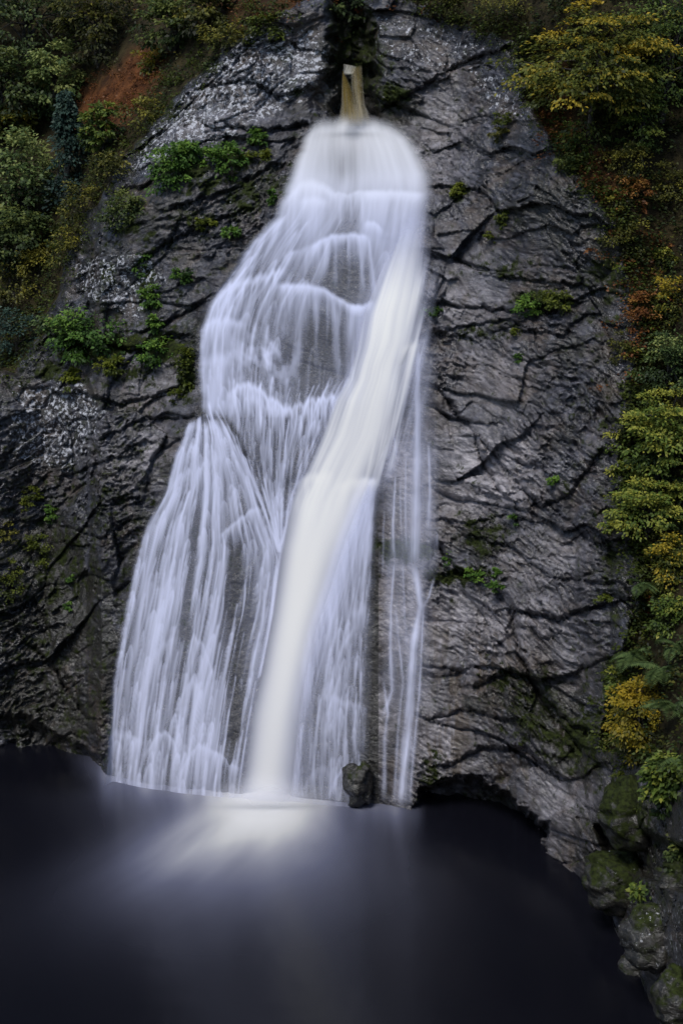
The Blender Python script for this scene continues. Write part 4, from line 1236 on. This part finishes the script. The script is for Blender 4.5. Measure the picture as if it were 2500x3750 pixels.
bush("shrub", "dull green scrub on the slope between the conifer and the left rock wall", "shrub", 255, 395, 42, 56, 'olive', 121, tone=.35)
bush("shrub", "leafy green bush on the crest at the left end of the rock wall", "shrub", 292, 492, 56, 52, 'dark', 122, tone=.62, n=40, per=60)
bush("shrub", "golden scrub at the top edge of the rust coloured bracken", "shrub", 352, 140, 38, 28, 'golden', 123, tone=.55)

G2 = "leafy plants growing on the left rock wall"
bush("ledge_plant", "broad two toned leafy patch in the middle of the upper left rock wall", "plant", 385, 395, 46, 62, 'bright', 131, tone=.38, n=40, per=60, group=G2, lift=.05)
bush("ledge_plant", "bright leaves at the upper right end of the broad leafy patch", "plant", 442, 350, 42, 26, 'bright', 132, tone=.62, group=G2, leaf=.14, lift=.05)
bush("ledge_plant", "green plant on the rock step halfway from the broad leafy patch to the waterfall", "plant", 515, 365, 42, 40, 'bright', 133, tone=.46, n=32, group=G2, lift=.05)
bush("ledge_plant", "small green plant in the crack below the overhanging slab near the top of the falls", "plant", 592, 313, 26, 17, 'bright', 134, tone=.5, n=14, group=G2, lift=.05)
bush("ledge_plant", "little green tuft on the slanting rock just left of the top veil", "plant", 590, 360, 34, 14, 'moss', 135, tone=.5, n=16, group=G2, lift=.05)
bush("ledge_plant", "tiny bright tuft touching the left edge of the upper fall", "plant", 626, 455, 11, 16, 'bright', 136, tone=.6, n=8, group=G2, lift=.05)
bush("ledge_plant", "dark green leaves on the rock left of the fanned out streams", "plant", 418, 632, 30, 18, 'bright', 137, tone=.25, n=16, group=G2, lift=.05)
bush("ledge_plant", "top plant of the hanging green string on the left rock wall", "plant", 325, 600, 20, 34, 'bright', 138, tone=.42, n=18, group=G2, lift=.05)
bush("ledge_plant", "middle plant of the hanging green string on the left rock wall", "plant", 350, 685, 22, 30, 'bright', 139, tone=.5, n=18, group=G2, lift=.05)
bush("ledge_plant", "lowest plant of the hanging green string on the left rock wall", "plant", 355, 745, 18, 22, 'bright', 140, tone=.55, n=14, group=G2, lift=.05)
bush("ledge_plant", "large light green plant on the long ledge at the left", "plant", 205, 770, 92, 52, 'bright', 141, tone=.36, n=56, per=60, group=G2, leaf=.12)
bush("ledge_plant", "pale leafed plant at the left end of the long ledge", "plant", 135, 750, 50, 42, 'pale', 142, tone=.42, n=30, group=G2, leaf=.12)
bush("ledge_plant", "bright green plant under the hanging string close to the waterfall", "plant", 360, 808, 46, 30, 'bright', 143, tone=.52, n=28, group=G2, lift=.05)
bush("ledge_plant", "yellow green tuft drooping below the large plant on the long ledge", "plant", 262, 838, 44, 22, 'moss', 144, tone=.62, n=20, group=G2, lift=.05)
bush("ledge_plant", "narrow mossy strip of plants clinging beside the middle of the falls", "plant", 428, 850, 20, 62, 'moss', 145, tone=.35, n=26, group=G2, lift=.05)
bush("ledge_plant", "olive tuft on the rock just above the smooth slab by the left veil", "plant", 410, 915, 24, 22, 'moss', 146, tone=.4, n=12, group=G2, lift=.05)
bush("ledge_plant", "yellow green tuft hanging at the left end of the lichen spotted boulder face", "plant", 165, 868, 26, 24, 'moss', 147, tone=.6, n=14, group=G2, lift=.05)
bush("ledge_plant", "small moss tuft on the dark rock between the leaf patch and the fanned streams", "plant", 475, 512, 26, 14, 'moss', 148, tone=.45, n=12, group=G2, lift=.05)
bush("ledge_plant", "small green sprig on the dark rock beside the left shoulder of the falls", "plant", 535, 535, 22, 14, 'bright', 149, tone=.5, n=10, group=G2, lift=.05)
G3 = "plants hanging on the dark wall at the lower left"
bush("hanging_plant", "yellow green plant hanging high on the dark lower left wall", "plant", 72, 1150, 24, 36, 'moss', 151, tone=.6, n=18, group=G3, lift=.05)
bush("hanging_plant", "bright green tuft right of the hanging plant on the dark lower left wall", "plant", 125, 1180, 20, 30, 'bright', 152, tone=.5, n=16, group=G3, lift=.05)
bush("hanging_plant", "trailing green plant in the middle of the dark lower left wall", "plant", 88, 1265, 26, 48, 'moss', 153, tone=.45, n=22, group=G3, lift=.05)
bush("hanging_plant", "yellowish plant at the left edge of the dark lower left wall", "plant", 18, 1340, 34, 62, 'moss', 154, tone=.55, n=28, group=G3, lift=.05)
bush("hanging_plant", "small green sprig nearest the left veil on the dark lower left wall", "plant", 170, 1330, 22, 12, 'bright', 155, tone=.45, n=9, group=G3, lift=.05)
bush("hanging_plant", "tiny green tuft below the others on the dark lower left wall", "plant", 165, 1392, 17, 11, 'bright', 156, tone=.4, n=8, group=G3, lift=.05)
bush("hanging_plant", "dull plant at the left edge above the yellowish hanging plant", "plant", 10, 1230, 26, 40, 'olive', 157, tone=.45, n=18, group=G3, lift=.05)

G4 = "tufts growing on the right rock face"
bush("rock_tuft", "round bright moss tuft on the right rock beside the top tier of the falls", "plant", 1050, 440, 17, 22, 'moss', 161, tone=.72, n=16, leaf=.09, group=G4, lift=.05)
bush("rock_tuft", "mossy tuft on the dark right rock face below the bright round one", "plant", 1158, 502, 20, 24, 'moss', 162, tone=.5, n=16, leaf=.09, group=G4, lift=.05)
bush("rock_tuft", "faint moss tuft left of and below the mossy tuft on the right rock face", "plant", 1128, 545, 18, 14, 'moss', 163, tone=.38, n=10, leaf=.09, group=G4, lift=.05)
bush("rock_tuft", "leafy bright left half of the grassy clump on the long right hand joint", "plant", 1212, 700, 34, 24, 'bright', 164, tone=.66, n=26, group=G4, lift=.08)
bush("rock_tuft", "grassy right half of the clump on the long right hand joint", "plant", 1275, 688, 44, 24, 'moss', 165, tone=.55, n=30, group=G4, lift=.08)
bush("rock_tuft", "green patch at the wet edge of the main chute on the right", "plant", 995, 718, 24, 11, 'bright', 166, tone=.3, n=10, group=G4, lift=.05)
bush("rock_tuft", "olive tuft under the grassy clump on the right rock face", "plant", 1185, 765, 18, 10, 'moss', 167, tone=.45, n=8, group=G4, lift=.05)
bush("rock_tuft", "small green tuft in the middle of the wrinkled right rock face", "plant", 1190, 822, 14, 10, 'bright', 168, tone=.35, n=7, group=G4, lift=.05)
bush("rock_tuft", "green tuft where two joints meet low on the wrinkled right rock face", "plant", 1278, 1102, 20, 11, 'bright', 169, tone=.42, n=9, group=G4, lift=.05)
bush("rock_tuft", "green sprig above the mossy overhang right of the side threads", "plant", 1188, 1192, 24, 11, 'bright', 170, tone=.5, n=9, group=G4, lift=.05)
bush("rock_tuft", "bright leaves on the mossy ledge right of the side threads", "plant", 1095, 1322, 34, 14, 'bright', 171, tone=.55, n=14, group=G4, lift=.05)
bush("rock_tuft", "bright sprig at the lower right end of the mossy ledge", "plant", 1140, 1350, 18, 18, 'bright', 172, tone=.5, n=10, group=G4, lift=.05)
bush("rock_tuft", "small green plant at the left tip of the mossy ledge beside the side threads", "plant", 1030, 1282, 18, 16, 'bright', 173, tone=.4, n=10, group=G4, lift=.05)
bush("rock_tuft", "little green plant standing on the ledge above the bright sprig", "plant", 1140, 1312, 10, 16, 'bright', 174, tone=.5, n=7, group=G4, lift=.05)
bush("rock_tuft", "sparse yellowish tuft in the joint near the right hand shrubs", "plant", 1390, 1372, 28, 10, 'moss', 175, tone=.55, n=8, group=G4, lift=.05)
bush("rock_tuft", "mossy tuft on the pale streaked rock left of the golden tree", "plant", 1165, 272, 26, 18, 'moss', 176, tone=.42, n=14, group=G4, lift=.05)
bush("rock_tuft", "brown moss hanging under the mossy tuft by the pale streaked rock", "plant", 1150, 315, 26, 22, 'olive', 177, tone=.4, n=14, group=G4, lift=.05)

G5 = "trees and shrubs on the right bank"
tree("tree", "dark tree behind the golden tree in the top right corner", "tree", 1530, 120, 120, 150, 'fresh', 201, n=80, per=66, tone=.16, tone_top=.18, group=G5, lift=.1)
tree("tree", "wide golden green tree with flat layers of leaves at the top right", "tree", 1365, 160, 155, 135, 'golden', 202, n=105, per=90, leaf=.17, flat=.07, droop=.40, spray=.33, tone=.45, tone_top=.36, group=G5, fill=.30)
bush("shrub", "olive shrub at the top edge left of the golden tree", "shrub", 1180, 20, 90, 36, 'olive', 203, tone=.5, n=36, group=G5)
bush("shrub", "dark olive scrub on the brow right of the spout gap", "shrub", 1010, 10, 80, 34, 'olive', 204, tone=.32, n=32, group=G5)
tree("tree", "slim sapling with small leaves below the right part of the golden tree", "tree", 1470, 270, 44, 100, 'fresh', 205, n=48, per=46, leaf=.12, tone=.45, group=G5, depth=.6, fill=.5)
bush("shrub", "dark green bush under the lower edge of the golden tree", "shrub", 1330, 330, 62, 46, 'fresh', 206, tone=.22, n=34, group=G5)
bush("shrub", "olive bush below the sapling on the right slope", "shrub", 1430, 372, 70, 40, 'olive', 207, tone=.5, n=34, group=G5)
bush("shrub", "dark bush on the rock brow right of the dark spotted face", "shrub", 1305, 378, 34, 26, 'dark', 208, tone=.6, n=20, group=G5)
bush("shrub", "rust coloured bracken clump below the olive bush on the right slope", "bracken", 1445, 440, 44, 34, 'rust', 209, tone=.62, n=26, group=G5)
bush("shrub", "mottled green shrub at the right edge below the rust coloured bracken clump", "shrub", 1545, 430, 50, 60, 'olive', 210, tone=.42, n=34, group=G5)
bush("shrub", "brown and olive scrub hanging over the dark face on the right", "shrub", 1430, 560, 50, 56, 'olive', 211, tone=.38, n=30, group=G5)
bush("shrub", "round green bush at the right edge above the yellowish shrub", "shrub", 1520, 605, 38, 34, 'fresh', 212, tone=.52, n=28, group=G5)
bush("shrub", "yellowish brown shrub at the right edge with small leaves", "shrub", 1535, 695, 46, 62, 'golden', 213, tone=.52, n=40, group=G5)
bush("shrub", "rusty scrub between the yellowish brown shrub and the rock", "shrub", 1470, 720, 34, 62, 'rust', 214, tone=.5, n=26, group=G5)
tree("tree", "grey green tree at the right edge above the big light green shrub", "tree", 1535, 840, 66, 84, 'pale', 215, n=56, per=60, leaf=.12, tone=.28, group=G5, tone_top=.15)
tree("tree", "big light green shrub spreading out from the right edge halfway up", "tree", 1520, 1010, 96, 120, 'fresh', 216, n=90, per=72, leaf=.14, tone=.50, tone_top=.22, group=G5, flat=.14)
tree("tree", "yellow green shrub below the big light green one at the right edge", "tree", 1490, 1165, 92, 84, 'fresh', 217, n=70, per=66, leaf=.13, tone=.55, group=G5, flat=.14, lift=.4)
bush("shrub", "olive green shrub at the right edge above the ferns", "shrub", 1540, 1300, 58, 74, 'golden', 218, tone=.38, n=46, per=56, group=G5, leaf=.12)
bush("shrub", "bright broad leafed shrub at the right edge just above the ferns", "shrub", 1545, 1415, 60, 52, 'fresh', 219, tone=.42, n=36, per=50, group=G5, leaf=.15)
tree("tree", "bright yellow shrub leaning out over the rock at the lower right", "tree", 1468, 1640, 92, 84, 'yellow', 220, n=84, per=70, leaf=.13, tone=.46, tone_top=.16, flat=.14, group=G5, lift=.75, trunk=.05)
bush("shrub", "small green bush left of the ferns on the right bank", "shrub", 1420, 1570, 32, 46, 'fresh', 221, tone=.5, n=30, group=G5, leaf=.11)
bush("shrub", "green broad leafed plant hanging below the yellow shrub at the right edge", "shrub", 1535, 1800, 50, 78, 'fresh', 222, tone=.30, n=44, per=46, leaf=.20, group=G5, lift=.5)
bush("moss_tuft", "yellow moss tuft on top of the upright brown rock", "moss", 1424, 1782, 22, 14, 'moss', 223, tone=.72, n=12, leaf=.07)
bush("moss_tuft", "yellow moss tuft at the foot of the upright brown rock", "moss", 1416, 1884, 18, 14, 'moss', 224, tone=.66, n=10, leaf=.07)
bush("leafy_plant", "dark leafed plant on top of the pale spotted boulder", "plant", 1480, 2048, 40, 17, 'fresh', 225, tone=.30, n=12, per=20, leaf=.20, lift=1.6)
bush("shrub", "dark leafy overhang at the right edge above the pool boulders", "shrub", 1565, 1960, 44, 60, 'dark', 226, tone=.45, n=26, group=G5, leaf=.15)


bush("shrub", "small olive scrub on the brow between the dark spotted face and the rusty scrub", "shrub", 1408, 470, 36, 30, 'olive', 227, tone=.35, n=20, group=G5)
bush("shrub", "low weeds hanging from the rusty scrub onto the right rock face", "shrub", 1432, 800, 34, 44, 'olive', 228, tone=.40, n=22, group=G5)
bush("shrub", "dark weeds on the rock just left of the grey green tree", "shrub", 1455, 885, 32, 36, 'moss', 229, tone=.22, n=20, group=G5)
bush("shrub", "loose sprig reaching left from the yellow green shrub at the right edge", "shrub", 1405, 1205, 34, 24, 'fresh', 230, tone=.6, n=18, group=G5, lift=.7)
bush("shrub", "loose sprig reaching left from the big light green shrub", "shrub", 1432, 1075, 38, 26, 'fresh', 231, tone=.62, n=20, group=G5, lift=.7)
bush("shrub", "brown weeds hanging below the olive green shrub above the ferns", "shrub", 1478, 1390, 26, 30, 'rust', 232, tone=.4, n=14, group=G5)


# ---------------------------------------------------------------- ferns with single fronds
def frond_mesh(seed, L):
    rng = np.random.RandomState(seed)
    n = 22
    s = np.linspace(0, 1, n)
    x = L * s
    z = L * (.42 * s - .62 * s ** 2)
    C, D, N, LL = [], [], [], []
    for i in range(2, n):
        k = s[i]
        w = L * .30 * (np.sin(np.pi * k ** .75) ** .9 + .04)
        for sg in (-1, 1):
            C.append((x[i], 0, z[i]))
            D.append((.35, sg, -.18 + rng.normal(0, .05)))
            N.append((0, 0, 1))
            LL.append(w * rng.uniform(.9, 1.1))
    V, F = join([leaf_arrays(np.array(C), np.array(D), np.array(N, float), np.array(LL), np.array(LL) * .26, .05), tube_arrays(np.stack([x, 0 * x, z], -1), .012, .004, 4)])
    tn = np.repeat(rng.uniform(.35, .75, len(C)), 4)
    tn = np.concatenate([tn, np.full(len(V) - len(tn), .2)])
    me = mesh_from("frond", V, F, LEAF['fern'], {'tone': tn}, smooth=False)
    return me

FRONDS = [frond_mesh(300 + i, 1.05) for i in range(4)]


def fern(px, py, size, seed, label, n=9, lift=.5):
    rng = np.random.RandomState(seed)
    o = obj("fern", None, loc=tuple(surf(px, py, lift)), label=label, category="fern", group="ferns on the right bank")
    for k in range(n):
        a = math.radians(-175 + 170 * (k + .5) / n + rng.uniform(-12, 12))
        f = obj("frond", FRONDS[rng.randint(4)], o)
        f.rotation_euler = (rng.uniform(-.25, .25), rng.uniform(-.55, .25), a)
        s = size * rng.uniform(.8, 1.15)
        f.scale = (s, s, s)
    return o


fern(1455, 1500, 1.0, 401, "pale green fern on the right bank above the yellow shrub", 10)
fern(1520, 1535, 1.15, 402, "large fern at the right edge beside the top of the yellow shrub", 11)
fern(1545, 1620, 1.1, 403, "drooping fern at the right edge next to the yellow shrub", 10, .7)
fern(1470, 1340, .75, 404, "fern sticking out over the rock from under the olive green shrub", 8)
fern(1550, 1480, .9, 405, "fern hanging at the right edge below the bright broad leafed shrub", 8)
fern(1555, 1740, .9, 406, "shaded fern at the right edge under the yellow shrub", 8, .6)


# ---------------------------------------------------------------- ground cover nobody could count
def scatter(name, label, mask, count, kind, per, leafL, seed, spray=.35, lift=.15, tone=.4, box=(-300, 1900, -500, 2100)):
    rng = np.random.RandomState(seed)
    qx, qy = rng.uniform(box[0], box[1], count * 6), rng.uniform(box[2], box[3], count * 6)
    w = _lookup(mask, qx, qy)
    ok = np.flatnonzero(rng.uniform(0, 1, len(qx)) < w)[:count]
    c = surf(qx[ok], qy[ok], lift)
    out = np.tile(np.array([[0, -.6, .8]]), (len(ok), 1))
    patch = .5 + .9 * fbm2(qx[ok] / 60., qy[ok] / 60., 2, seed)
    V, F, tn = clump_leaves(rng, c, out, np.full(len(ok), spray) * rng.uniform(.6, 1.3, len(ok)), per, leafL, .35, .2, np.clip(tone + .35 * (patch - .5) + rng.normal(0, .1, len(ok)), 0, 1))
    return obj(name, mesh_from(name, V, F, LEAF[kind], {'tone': tn}, smooth=False), kind='stuff', label=label)


sea = np.clip(hill - 1.1 * rust, 0, 1) * (PYG < shore_py - 60)
scatter("undergrowth", "tangle of olive and green low plants covering the wooded slopes", sea, 3800, 'olive', 22, .15, 501, tone=.16)  # low tone paints the dark shade between the crowns
scatter("green_undergrowth", "green low plants among the trees on the wooded slopes", sea, 1900, 'dark', 22, .16, 502, tone=.24)
scatter("slope_grass", "tufts of olive grass and heather along the brow of the rock walls", np.clip(band - .5 * rust, 0, 1) * (PYG < shore_py - 60), 2600, 'moss', 22, .15, 505, tone=.16, spray=.32, box=(-60, 1620, -60, 1800))
scatter("bracken", "rust brown dead bracken covering patches of the slopes", np.clip(rust, 0, 1), 2600, 'rust', 24, .13, 503, tone=.36, spray=.3, box=(60, 1600, -60, 2100))
mossy = sm(.52, .80, moss) * (1 - M_FALL) * (1 - hill) * (PYG < shore_py - 30)
scatter("moss", "moss and small weeds on the wet ledges", mossy, 1700, 'moss', 18, .065, 504, spray=.17, lift=.02, tone=.32, box=(-30, 1600, 0, 2000))
